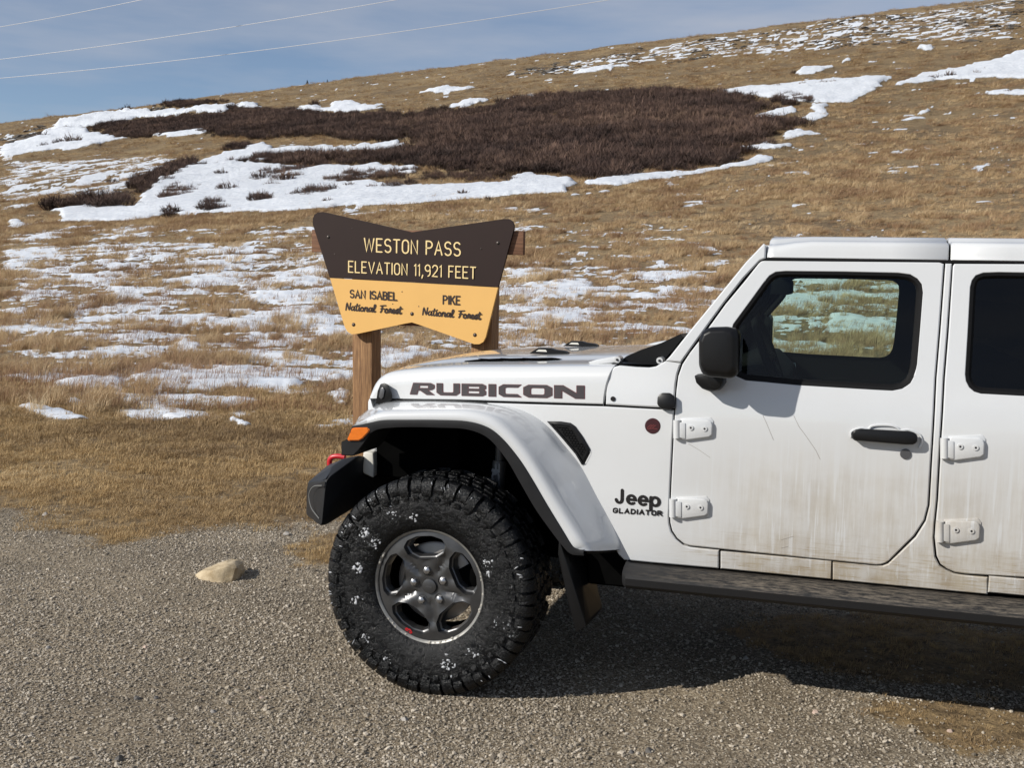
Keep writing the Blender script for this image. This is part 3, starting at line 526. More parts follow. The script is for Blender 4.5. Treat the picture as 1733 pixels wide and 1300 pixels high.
scatter('willow_thicket', np.stack([x, y, hz(x, y)], -1), np.stack([RNG.normal(0, .1, n), RNG.normal(0, .1, n), RNG.uniform(0, 6.28, n)], -1), np.stack([hs*1.35, hs*1.35, hs], -1), RNG.integers(0, 5, n), bush, 'dark reddish brown leafless willow thicket across the hillside', 'thicket')
SHRUB_PX = [(a/1.992, b/1.992, s/1.992) for a, b, s in SHRUBS6]+[(860+a/1.985, b/1.985, s/1.985) for a, b, s in SHRUBS7]
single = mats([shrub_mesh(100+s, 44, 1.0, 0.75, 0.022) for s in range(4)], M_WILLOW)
def ORD(k):
    a = ['', 'first', 'second', 'third', 'fourth', 'fifth', 'sixth', 'seventh', 'eighth', 'ninth', 'tenth', 'eleventh', 'twelfth', 'thirteenth', 'fourteenth', 'fifteenth', 'sixteenth', 'seventeenth', 'eighteenth', 'nineteenth']; t = {20: 'twent', 30: 'thirt', 40: 'fort', 50: 'fift'}
    if k < 20: return a[k]
    return t[k//10*10]+('ieth' if k % 10 == 0 else 'y-'+a[k % 10])
def ordinal_place(px, py):
    h = 'far left' if px < 250 else 'left' if px < 430 else 'left of centre' if px < 640 else 'centre' if px < 1000 else 'right' if px < 1450 else 'far right'
    return h
for i, (a, b, s) in enumerate(SHRUB_PX):
    wx, wy = Wp(a, b); o = bpy.data.objects.new('willow_shrub', single[i % 4]); link(o); k = s*1.7/F*wy
    o.location = (wx, wy, float(hz(np.array(wx), np.array(wy)))); o.scale = (k*1.25, k*1.25, k); o.rotation_euler = (0, 0, random.uniform(0, 6.28))
    rank = sorted(range(len(SHRUB_PX)), key=lambda q: SHRUB_PX[q][0]).index(i); tag(o, 'bare brown willow shrub in the hillside snow, %s single shrub from the left' % ORD(rank+1), 'shrub', 'single shrubs in the hillside snow')

# ------------------------------------------------------------------ dark boulders along the ridge
M_ROCKFAR = varied('ridge_rock', [(0, (0.045, 0.042, 0.040)), (0.6, (0.10, 0.09, 0.08)), (1, (0.17, 0.15, 0.125))], 0.9, 0, 0.05, 0.3)
far_st = mats([stone_mesh(200+s, 1, 0.6) for s in range(4)], M_ROCKFAR)
Zp = [ZONES[7][0], ZONES[8][0]]; xs, ys = [], []
for P in Zp:
    lo, hi = P.min(0), P.max(0); n = 9000; x = RNG.uniform(lo[0], hi[0], n); y = RNG.uniform(lo[1], hi[1], n); k = (sdist(x, y, P) > -4) & (fbm(x*.06, y*.06, 3) > .02); xs.append(x[k]); ys.append(y[k])
x = np.concatenate(xs); y = np.concatenate(ys); kx = RNG.permutation(len(x))[:2400]; x, y = x[kx], y[kx]; n = len(x); s = np.clip(RNG.lognormal(math.log(.42), .45, n), .2, 1.3)
scatter('ridge_boulders', np.stack([x, y, hz(x, y)], -1), np.stack([0*x, 0*x, RNG.uniform(0, 6.28, n)], -1), np.stack([s*1.5, s*1.2, s*.7], -1), RNG.integers(0, 4, n), far_st, 'dark boulders scattered in snow along the ridge line', 'boulders')

# ------------------------------------------------------------------ two small conifers on the skyline
M_NEEDLE = simple('conifer_needles', (0.022, 0.034, 0.020), 0.9, var=0.4, scale=3); M_BARK = simple('conifer_bark', (0.08, 0.06, 0.045), 0.9)
def conifer(px, hpx, label):
    best = None
    for q in range(215, 100, -1):
        wx, wy = Wp(px, q)
        if wy > 640: break
        best = (wx, wy)
    wx, wy = best; h = hpx/F*wy; root = empty('conifer_tree', (wx, wy, float(hz(np.array(wx), np.array(wy)))-0.1)); tag(root, label, 'tree', 'conifers on the skyline')
    tube('trunk', [(0, 0, 0), (0, 0, h*.9)], [h*.05, h*.01], M_BARK, root, 6); r = random.Random(px); vs = []; fs = []
    for k in range(240):
        t = r.random()**.8; z = h*(.08+.92*t); rad = h*.30*(1-t)+.02*h; a = r.uniform(0, 6.28); e = (rad*math.cos(a), rad*math.sin(a), z-h*.08*r.random()); b = len(vs); w = h*.035
        vs += [(0, 0, z), (e[0]-w*math.sin(a), e[1]+w*math.cos(a), e[2]), (e[0]*1.15, e[1]*1.15, e[2]+h*.02), (e[0]+w*math.sin(a), e[1]-w*math.cos(a), e[2])]; fs.append((b, b+1, b+2, b+3))
    obj('crown', vs, fs, M_NEEDLE, root, False)
conifer(520, 9, 'taller of two tiny dark conifers on the skyline above the willow thicket'); conifer(554, 5, 'smaller of two tiny dark conifers on the skyline above the willow thicket')

# ------------------------------------------------------------------ overhead cables
M_WIRE = simple('aluminium_cable', (0.55, 0.54, 0.53), 0.5, 0.2, var=0.05)
def cable(p0, p1, d0, d1, sag, label):
    A = CPOS+ray(*p0)*d0; B = CPOS+ray(*p1)*d1; D = B-A; pts = []
    for k in range(61):
        t = -1.2+3.4*k/60; q = A+D*t; pts.append((q[0], q[1], q[2]+sag*((t-.5)**2-.25)))
    o = tube('overhead_cable', pts, 0.0085, M_WIRE, None, 8); tag(o, label, 'cable', 'overhead cables across the sky')
cable((0, 45), (235, 0), 40, 37, 0.10, 'topmost pale overhead cable, crossing only the upper left corner of the sky')
cable((0, 100), (665, 0), 40, 35, 0.35, 'middle one of the three pale overhead cables crossing the sky')
cable((0, 132), (1025, 0), 41, 34, 0.75, 'lowest and longest pale overhead cable crossing the blue sky')

# ------------------------------------------------------------------ tan rock and loose stones on the gravel
def rock_material(name, c0, c1):
    m, n, b = new_mat(name); tc = n.nodes.new('ShaderNodeTexCoord'); nz = n.nodes.new('ShaderNodeTexNoise'); nz.inputs['Scale'].default_value = 14; nz.inputs['Detail'].default_value = 8; nz.inputs['Roughness'].default_value = .65
    n.links.new(tc.outputs['Object'], nz.inputs['Vector']); r = ramp(n, [(0.3, c0), (0.65, c1)]); n.links.new(nz.outputs['Fac'], r.inputs[0]); n.links.new(r.outputs[0], b.inputs['Base Color']); b.inputs['Roughness'].default_value = .9
    bn = n.nodes.new('ShaderNodeBump'); bn.inputs['Strength'].default_value = .6; bn.inputs['Distance'].default_value = .01; n.links.new(nz.outputs['Fac'], bn.inputs['Height']); n.links.new(bn.outputs[0], b.inputs['Normal']); return m
M_TAN = rock_material('tan_rock', (0.30, 0.22, 0.12), (0.56, 0.46, 0.31))
def rock(name, px, py, wpx, hpx, prof, mat, label, group=None, seed=1, depth=.75):
    P = ground_pt(px, py); d = float((P-CPOS)@FW); w = wpx/F*d; h = hpx/F*d; bm = bmesh.new(); bmesh.ops.create_icosphere(bm, subdivisions=3, radius=1); r = random.Random(seed); ofs = r.uniform(0, 90)
    for v in bm.verts:
        c = v.co.copy(); nn = float(fbm(np.array(c.x*1.6+ofs), np.array(c.y*1.6+c.z*1.3), 4)); k = 1+.35*nn; top = np.interp(c.x, [-1, -.5, 0, .5, 1], prof)
        v.co = Vector((c.x*k, c.y*k*depth, (c.z*k*top if c.z > 0 else c.z*.3)))
    for _ in range(9):
        pn_ = Vector((r.uniform(-1, 1), r.uniform(-1, .6), r.uniform(.0, 1))).normalized(); dd_ = r.uniform(.62, .86)
        for v in bm.verts:
            e_ = v.co.dot(pn_)-dd_*(.75 if pn_.z > .6 else 1)
            if e_ > 0: v.co -= pn_*e_
    for v in bm.verts: v.co = Vector((v.co.x*w/2*1.12, v.co.y*w/2*1.12, v.co.z*h*1.2))
    o = bobj(name, bm, mat, None, True, 22); o.location = (P[0], P[1]+w*.2, P[2]+h*.02); tag(o, label, 'rock', group); return o
RP = [(331, 973, 0), (340, 966, -.02), (352, 962, 0), (368, 955, .02), (384, 950, .03), (396, 951, .03), (405, 957, .02), (408, 967, .01), (404, 976, -.03), (392, 983, -.07), (372, 987, -.09), (352, 988, -.08), (338, 982, -.05), (362, 966, -.07), (384, 960, -.06), (398, 963, -.05)]
rb = ground_pt(372, 985); rbm = bmesh.new(); rpts = []
for a, b, dy in RP:
    d = ray(a, b); t = (rb[1]+.08+dy)/d[1]; P = CPOS+d*t; rpts += [(P[0]-rb[0], P[1]-rb[1], P[2]), (P[0]-rb[0], P[1]-rb[1]+.09, P[2]-.012)]
rpts += [(p[0]*.96, p[1], -.03) for p in rpts]
bm_hull(rbm, rpts); bmesh.ops.triangulate(rbm, faces=rbm.faces[:]); bmesh.ops.subdivide_edges(rbm, edges=rbm.edges[:], cuts=3, use_grid_fill=True)
for v in rbm.verts:
    c = v.co; v.co = c+Vector((c.x, c.y-.05, c.z-.03)).normalized()*.010*float(fbm(np.array(c.x*22+3), np.array(c.y*22+c.z*31), 4))
o = bobj('tan_rock', rbm, M_TAN, None, True, 20); o.location = (rb[0], rb[1], 0); tag(o, 'tan wedge shaped rock lying on the gravel left of the truck', 'rock')
M_PEB = rock_material('grey_pebble', (0.20, 0.18, 0.16), (0.45, 0.42, 0.38)); M_PEBD = rock_material('dark_pebble', (0.06, 0.055, 0.05), (0.15, 0.14, 0.13)); M_PEBP = rock_material('pink_pebble', (0.34, 0.24, 0.19), (0.55, 0.43, 0.35))
for i, (a, b, w, m_, nm) in enumerate([(685, 1222, 17, M_PEB, 'grey pebble in front of the truck tyre'), (1380, 1209, 13, M_PEBP, 'pinkish pebble at the edge of the truck shadow'), (245, 1098, 11, M_PEBP, 'pale pebble on the left half of the gravel'), (232, 1184, 13, M_PEBD, 'dark pebble low on the left half of the gravel'), (264, 1183, 11, M_PEBD, 'dark pebble just right of another dark pebble on the gravel'), (360, 1207, 12, M_PEB, 'round grey pebble on the gravel below the tan rock'), (444, 1184, 11, M_PEBP, 'pale pebble on the gravel left of the front tyre'), (484, 905, 13, M_PEB, 'pale stone where gravel meets turf left of the bumper'), (75, 873, 11, M_PEB, 'pale stone at the left end of the turf edge'), (1100, 1275, 16, M_PEBD, 'dark flat pebble near the bottom edge right of centre'), (1262, 1117, 13, M_PEB, 'grey pebble lying in the shadow under the truck'), (1068, 1276, 13, M_PEBD, 'small dark pebble left of the dark flat pebble'), (80, 1098, 11, M_PEB, 'grey pebble near the left edge of the gravel'), (1610, 1240, 12, M_PEBP, 'pale pebble beside the turf patch in the right corner'), (200, 1287, 18, M_PEBD, 'broad dark pebble at the bottom edge on the left')]):
    rock('pebble', a, b, w, w*.5, [.7, .9, 1, .9, .7], m_, nm, 'larger pebbles on the gravel', seed=30+i)

# ================================================================== SIGN
SYAW = math.radians(18.2); SD = 9.6
sdir = np.array([math.cos(SYAW), -math.sin(SYAW), 0]); snrm = np.array([-math.sin(SYAW), -math.cos(SYAW), 0])      # towards the viewer
d0 = ray(705, 470); S0 = CPOS+d0*(SD/d0[1]); SO = np.array([S0[0], S0[1], float(hz(np.array(S0[0]), np.array(S0[1])))])
def sp_(X, Y, off=0.0):
    """photo crop point -> sign coordinates (x along, y depth (negative = towards viewer), z up)"""
    d = ray(500+X/4.126, 330+Y/4.126); p0 = SO+snrm*off; t = ((p0-CPOS)@snrm)/(d@snrm); P = CPOS+d*t-SO; return (float(P@sdir), -off, float(P[2]))
sign = empty('forest_sign', tuple(SO), -SYAW); tag(sign, 'brown and yellow mountain pass sign on two wooden posts behind the truck', 'sign')
def wood(name, c0, c1, axis=2):
    m, n, b = new_mat(name); L = n.links.new; tc = n.nodes.new('ShaderNodeTexCoord'); mp = n.nodes.new('ShaderNodeMapping'); s = [22.0, 22.0, 22.0]; s[axis] = 1.1; mp.inputs['Scale'].default_value = s; L(tc.outputs['Object'], mp.inputs[0])
    nz = n.nodes.new('ShaderNodeTexNoise'); nz.inputs['Scale'].default_value = 3; nz.inputs['Detail'].default_value = 7; nz.inputs['Roughness'].default_value = .7; L(mp.outputs[0], nz.inputs['Vector']); r = ramp(n, [(.32, c0), (.5, tuple((a+b_)/2 for a, b_ in zip(c0, c1))), (.66, c1)]); L(nz.outputs['Fac'], r.inputs[0]); L(r.outputs[0], b.inputs['Base Color']); b.inputs['Roughness'].default_value = .8
    bn = n.nodes.new('ShaderNodeBump'); bn.inputs['Strength'].default_value = .5; bn.inputs['Distance'].default_value = .006; L(nz.outputs['Fac'], bn.inputs['Height']); L(bn.outputs[0], b.inputs['Normal']); return m
M_POST = wood('weathered_post', (0.10, 0.045, 0.02), (0.42, 0.24, 0.11)); M_BEAM = wood('weathered_beam', (0.09, 0.04, 0.022), (0.26, 0.13, 0.07), 0)
M_BROWN = simple('brown_sign_paint', (0.024, 0.0125, 0.0105), 0.6, var=0.12, scale=6, spec=.25); M_YEL = simple('yellow_sign_paint', (0.76, 0.45, 0.145), 0.55, var=0.05, scale=5, spec=.3)
M_CREAM = simple('cream_lettering', (0.86, 0.66, 0.32), 0.5, var=0.05); M_BLK = simple('dark_brown_lettering', (0.03, 0.016, 0.012), 0.5); M_BOLT = simple('galvanised_bolt', (0.12, 0.10, 0.09), 0.4, 0.7); M_HOLE = simple('bolt_washer', (0.02, 0.015, 0.012), 0.7)
brown_px = [(248, 577), (130, 205), (130, 165), (140, 140), (162, 123), (195, 119), (235, 126), (820, 260), (1458, 168), (1495, 168), (1520, 184), (1531, 212), (1530, 240), (1420, 643)]
yel_px = [(250, 580), (1420, 646), (1335, 990), (1318, 1025), (1290, 1041), (1255, 1041), (870, 905), (820, 889), (765, 899), (445, 968), (402, 972), (372, 955), (352, 920)]
def slab(name, px, y0, y1, mat, bev=0.003):
    bm = bmesh.new(); P = [sp_(a, b) for a, b in px]; f = [bm.verts.new((p[0], y0, p[2])) for p in P]; k = [bm.verts.new((p[0], y1, p[2])) for p in P]; n = len(P)
    bm.faces.new(f); bm.faces.new(k[::-1])
    for i in range(n): bm.faces.new((f[i], k[i], k[(i+1) % n], f[(i+1) % n]))
    return bobj(name, bm, mat, sign, False)
PT = -0.024   # face of the panel (towards viewer)
slab('upper_panel', brown_px, PT, 0.006, M_BROWN); slab('lower_panel', yel_px, PT, 0.006, M_YEL)
def post(xl, xr, yt, lean=0.0):
    a = sp_(xl, yt)[0]; b = sp_(xr, yt)[0]; w = b-a; bm = bm_box(bmesh.new(), (a, 0.068, -0.15), (b, 0.068+w, sp_(0, 540)[2]), 0.012, 2)
    for v in bm.verts: v.co.x += lean*(v.co.z-1.0)
    return bobj('post', bm, M_POST, sign, True, 30)
post(372, 512, 1000, -0.012); post(1205, 1352, 1050, 0.0)
za, zb = sp_(1540, 250)[2], sp_(1540, 418)[2]; xl, xr = sp_(148, 300)[0]-.055, sp_(1590, 300)[0]
bm = bm_box(bmesh.new(), (xl, 0.008, min(za, zb)), (xr, 0.066, max(za, zb)), 0.006, 2); bobj('crossbeam', bm, M_BEAM, sign, True, 30)
zc = sp_(820, 905)[2]; bobj('crossbeam', bm_box(bmesh.new(), (sp_(420, 900)[0], 0.008, zc-.012), (sp_(1290, 900)[0], 0.066, zc+.10), 0.006, 2), M_BEAM, sign, True, 30)
for (a, b, r_) in ((238, 293, .013), (1420, 335, .013), (415, 905, .013), (822, 830, .013), (1260, 977, .013), (1303, 375, .0055), (283, 412, .005), (752, 675, .005), (687, 760, .005), (868, 777, .005), (1378, 850, .005), (405, 232, .004)):
    p = sp_(a, b); bm = bmesh.new(); rows = []
    big = r_ > .01
    for rad, yy in ((1.0, 0), (.95, -.35), (.7, -.7), (.35, -.9)): rows.append([bm.verts.new((p[0]+r_*rad*math.cos(q*.5236), PT-0.001+yy*r_*.7, p[2]+r_*rad*math.sin(q*.5236))) for q in range(12)])
    for i in range(3):
        for q in range(12): bm.faces.new((rows[i][q], rows[i][(q+1) % 12], rows[i+1][(q+1) % 12], rows[i+1][q]))
    bm.faces.new(rows[3]); o = bobj('bolt' if big else 'screw', bm, M_BOLT, sign)
    if big:
        bm = bmesh.new(); vs = [bm.verts.new((p[0]+r_*1.35*math.cos(q*.5236), PT-.0008, p[2]+r_*1.35*math.sin(q*.5236))) for q in range(12)]; bm.faces.new(vs); bobj('washer', bm, M_HOLE, o)
def sign_text(text, L0, R0, cap, t, gap, mat, script=False, wide=1.0, slant=0.0):
    a = np.array(sp_(*L0)); b = np.array(sp_(*R0)); c = np.array(sp_(L0[0], L0[1]-cap)); v = np.array([0, 0, 1.0])*(c[2]-a[2])
    u = b-a
    def fn(s, h, k): p = a+u*s+v*h; return (p[0]+slant*h*v[2], PT-0.0015-0.00025*k, p[2])
    return lettering('lettering', text, fn, t, gap, mat, sign, script, wide)
sign_text('WESTON PASS', (490, 392), (1158, 426), 90, .105, .22, M_CREAM); sign_text('ELEVATION 11,921 FEET', (380, 538), (1266, 584), 76, .105, .22, M_CREAM)
sign_text('SAN ISABEL', (392, 716), (716, 735), 52, .20, .20, M_BLK); sign_text('PIKE', (1040, 760), (1155, 765), 56, .20, .22, M_BLK)
sign_text('National Forest', (358, 803), (748, 829), 50, .17, .0, M_BLK, True, 1.0, .12); sign_text('National Forest', (893, 836), (1300, 868), 50, .17, .0, M_BLK, True, 1.0, .12)
# ================================================================== TRUCK
truck = empty('pickup_truck', tuple(TO), -YAW)
tag(truck, 'dusty white four-door off-road pickup truck with black trim parked on the gravel', 'pickup truck')

# ---- materials
def paint_material():
    m, n, b = new_mat('dusty_white_paint'); L = n.links.new
    tc = n.nodes.new('ShaderNodeTexCoord'); sx = n.nodes.new('ShaderNodeSeparateXYZ'); L(tc.outputs['Object'], sx.inputs[0])
    def noise(scale, vs, d=6, r=.6):
        mp = n.nodes.new('ShaderNodeMapping'); mp.inputs['Scale'].default_value = vs; L(tc.outputs['Object'], mp.inputs[0]); k = n.nodes.new('ShaderNodeTexNoise'); k.inputs['Scale'].default_value = scale; k.inputs['Detail'].default_value = d; k.inputs['Roughness'].default_value = r; L(mp.outputs[0], k.inputs['Vector']); return k.outputs['Fac']
    def rng(v, a, b_, c=0.0, d=1.0):
        k = n.nodes.new('ShaderNodeMapRange'); k.interpolation_type = 'SMOOTHSTEP'; k.inputs['From Min'].default_value = a; k.inputs['From Max'].default_value = b_; k.inputs['To Min'].default_value = c; k.inputs['To Max'].default_value = d; L(v, k.inputs['Value']); return k.outputs[0]
    mul = lambda a, b_: math_node(n, 'MULTIPLY', a, b_); add = lambda a, b_: math_node(n, 'ADD', a, b_)
    # dust thrown up by the front wheel: lies behind it and low on the doors
    low = mul(rng(sx.outputs['Z'], 1.20, 0.85), rng(sx.outputs['X'], 0.85, 1.35)); verylow = mul(rng(sx.outputs['Z'], 0.80, 0.60), rng(sx.outputs['X'], 0.75, 1.2))
    streak = rng(noise(3.0, (20, 20, 0.9), 7, .72), .34, .68); cloud = rng(noise(5.0, (1, 1, 1.6), 6, .6), .35, .7)
    drip = rng(noise(7.0, (9, 9, .28), 3, .5), .60, .66); d1 = mul(mul(low, math_node(n, 'SUBTRACT', 1.0, mul(drip, .55))), add(.27, add(mul(streak, .22), mul(cloud, .17)))); spray = rng(noise(6.0, (1.6, 1, 26), 6, .7), .50, .66)
    d2 = mul(verylow, add(.16, add(mul(cloud, .18), mul(spray, .55)))); fleck = rng(noise(130, (1, 1, 1), 2, .5), .70, .76)
    dust = math_node(n, 'ADD', add(d1, d2), add(mul(fleck, .12), mul(cloud, .03)), True)
    mx = n.nodes.new('ShaderNodeMix'); mx.data_type = 'RGBA'; L(dust, mx.inputs[0]); mx.inputs[6].default_value = (0.60, 0.612, 0.62, 1)
    dc = ramp(n, [(.3, (0.27, 0.215, 0.145)), (.7, (0.40, 0.35, 0.27))]); L(noise(12, (1, 1, .2)), dc.inputs[0]); L(dc.outputs[0], mx.inputs[7])
    # thin wandering scratches of mud water
    L(mx.outputs[2], b.inputs['Base Color']); L(rng(dust, 0, .4, .30, .7), b.inputs['Roughness']); b.inputs['Specular IOR Level'].default_value = .5
    L(rng(dust, 0, .3, 1.0, .12), b.inputs['Coat Weight']); b.inputs['Coat Roughness'].default_value = .035
    return m
PAINT = paint_material()
BLACK = simple('black_plastic', (0.006, 0.006, 0.0065), 0.38, var=.25, scale=40, spec=.3); TRIM = simple('textured_trim', (0.014, 0.014, 0.015), 0.55, var=.4, scale=14, spec=.22)
DARKBUMP = simple('bumper_plastic', (0.016, 0.0165, 0.018), 0.45, var=.45, scale=9, bump=.1, bscale=180, spec=.35); INNER = simple('underbody_black', (0.0035, 0.0035, 0.0035), 1.0, var=.4, scale=12, spec=0.0); CABIN = simple('cabin_black', (0.003, 0.0032, 0.0034), 0.8, var=.2, scale=20, spec=.12)
RUBBER_SEAL = simple('rubber_seal', (0.006, 0.006, 0.0065), 0.6, spec=.15); CHROME = simple('chrome', (0.75, 0.75, 0.76), 0.12, 1.0, var=.03); STEEL = simple('brake_steel', (0.28, 0.26, 0.24), 0.42, .8, var=.2); RED = simple('red_paint', (0.50, 0.012, 0.02), 0.35, coat=.5); AMBER = simple('amber_lens', (0.72, 0.17, 0.012), 0.22, coat=.8, var=.15, scale=90)
DECAL = simple('charcoal_decal', (0.045, 0.037, 0.040), 0.4, var=.3, scale=6); BADGE = simple('badge_black', (0.012, 0.011, 0.012), 0.35); PLUM = simple('dark_red_badge', (0.045, 0.010, 0.013), 0.4, var=.4, scale=60); GREYPL = simple('grey_lettering_film', (0.35, 0.35, 0.36), .5); WHITEPL = simple('pale_plastic', (0.62, 0.60, 0.54), .55, var=.1)  # the grey film is the own colour of the shock lettering
MIRROR = simple('mirror_glass', (0.8, 0.82, 0.82), 0.03, 1.0, var=.02); LENS = simple('headlamp_lens', (0.55, 0.57, 0.6), 0.08, .4, coat=1)
def glass(name, tint, refl=1.0):
    m, n, b = new_mat(name); n.nodes.remove(b); L = n.links.new; t = n.nodes.new('ShaderNodeBsdfTransparent'); t.inputs[0].default_value = (*tint, 1); g = n.nodes.new('ShaderNodeBsdfGlossy'); g.inputs['Roughness'].default_value = .01; g.inputs['Color'].default_value = (refl, refl, refl, 1)
    fr = n.nodes.new('ShaderNodeFresnel'); fr.inputs['IOR'].default_value = 1.36; mx = n.nodes.new('ShaderNodeMixShader'); L(fr.outputs[0], mx.inputs[0]); L(t.outputs[0], mx.inputs[1]); L(g.outputs[0], mx.inputs[2]); L(mx.outputs[0], n.nodes['Material Output'].inputs['Surface'])
    nz = n.nodes.new('ShaderNodeTexNoise'); nz.inputs['Scale'].default_value = 2; bn = n.nodes.new('ShaderNodeBump'); bn.inputs['Strength'].default_value = .02; L(nz.outputs['Fac'], bn.inputs['Height']); L(bn.outputs[0], g.inputs['Normal']); return m
GLASS = glass('tinted_glass', (0.72, 0.84, 0.77)); WSHIELD = glass('windscreen_glass', (0.72, 0.78, 0.74)); PRIVACY = glass('privacy_glass', (0.045, 0.05, 0.055))
def rail_material():
    m, n, b = new_mat('muddy_step'); L = n.links.new; tc = n.nodes.new('ShaderNodeTexCoord'); mp = n.nodes.new('ShaderNodeMapping'); mp.inputs['Scale'].default_value = (4.5, 22, 40); L(tc.outputs['Object'], mp.inputs[0]); nz = n.nodes.new('ShaderNodeTexNoise'); nz.inputs['Scale'].default_value = 4; nz.inputs['Detail'].default_value = 8; nz.inputs['Roughness'].default_value = .75; L(mp.outputs[0], nz.inputs['Vector'])
    sx = n.nodes.new('ShaderNodeSeparateXYZ'); L(tc.outputs['Object'], sx.inputs[0]); k = n.nodes.new('ShaderNodeMapRange'); k.inputs['From Min'].default_value = .75; k.inputs['From Max'].default_value = 1.3; L(sx.outputs['X'], k.inputs['Value']); ge = n.nodes.new('ShaderNodeNewGeometry'); sg = n.nodes.new('ShaderNodeSeparateXYZ'); L(ge.outputs['Normal'], sg.inputs[0]); u = n.nodes.new('ShaderNodeMapRange'); u.inputs['From Min'].default_value = .05; u.inputs['From Max'].default_value = .5; L(sg.outputs['Z'], u.inputs['Value'])
    r = ramp(n, [(.42, (0, 0, 0)), (.64, (1, 1, 1))]); L(nz.outputs['Fac'], r.inputs[0]); fac = math_node(n, 'MULTIPLY', math_node(n, 'MULTIPLY', r.outputs[0], k.outputs[0]), math_node(n, 'MULTIPLY', u.outputs[0], .8)); mx = n.nodes.new('ShaderNodeMix'); mx.data_type = 'RGBA'; L(fac, mx.inputs[0]); mx.inputs[6].default_value = (.014, .014, .015, 1); mx.inputs[7].default_value = (.19, .16, .125, 1); L(mx.outputs[2], b.inputs['Base Color']); b.inputs['Roughness'].default_value = .6; b.inputs['Specular IOR Level'].default_value = .3; return m
STEP = rail_material()
def tyre_material():
    m, n, b = new_mat('wet_tyre_rubber'); L = n.links.new; tc = n.nodes.new('ShaderNodeTexCoord')
    def noise(s, d=6, r=.6):
        k = n.nodes.new('ShaderNodeTexNoise'); k.inputs['Scale'].default_value = s; k.inputs['Detail'].default_value = d; k.inputs['Roughness'].default_value = r; L(tc.outputs['Object'], k.inputs['Vector']); return k.outputs['Fac']
    a = noise(26, 8, .7); s = noise(58, 4, .6); big = noise(7, 3)
    c = ramp(n, [(.35, (.003, .0032, .0035)), (.6, (.006, .0063, .007)), (.80, (.03, .03, .03))]); L(a, c.inputs[0])
    f = ramp(n, [(.625, (0, 0, 0)), (.70, (1, 1, 1))]); L(math_node(n, 'ADD', math_node(n, 'MULTIPLY', s, .55), math_node(n, 'MULTIPLY', big, .45)), f.inputs[0]); mx = n.nodes.new('ShaderNodeMix'); mx.data_type = 'RGBA'; L(f.outputs[0], mx.inputs[0]); L(c.outputs[0], mx.inputs[6]); mx.inputs[7].default_value = (.30, .31, .32, 1); L(mx.outputs[2], b.inputs['Base Color'])
    rr_ = ramp(n, [(.36, (.10, .10, .10)), (.62, (.42, .42, .42))]); L(a, rr_.inputs[0]); L(rr_.outputs[0], b.inputs['Roughness']); b.inputs['Specular IOR Level'].default_value = .3; bn = n.nodes.new('ShaderNodeBump'); bn.inputs['Strength'].default_value = 1.0; bn.inputs['Distance'].default_value = .010; L(math_node(n, 'ADD', a, math_node(n, 'MULTIPLY', noise(75, 4, .7), .45)), bn.inputs['Height']); L(bn.outputs[0], b.inputs['Normal']); return m
TYRE = tyre_material(); RIM = simple('satin_grey_alloy', (0.095, 0.095, 0.097), 0.34, .7, var=.35, scale=22); LIP = simple('worn_rim_edge', (0.24, 0.235, 0.22), 0.45, .4, var=.6, scale=30); NUT = simple('lug_nut', (0.42, 0.42, 0.43), 0.28, .9)
SNOWM = simple('packed_snow', (0.46, 0.47, 0.49), .45, var=.35, scale=160)

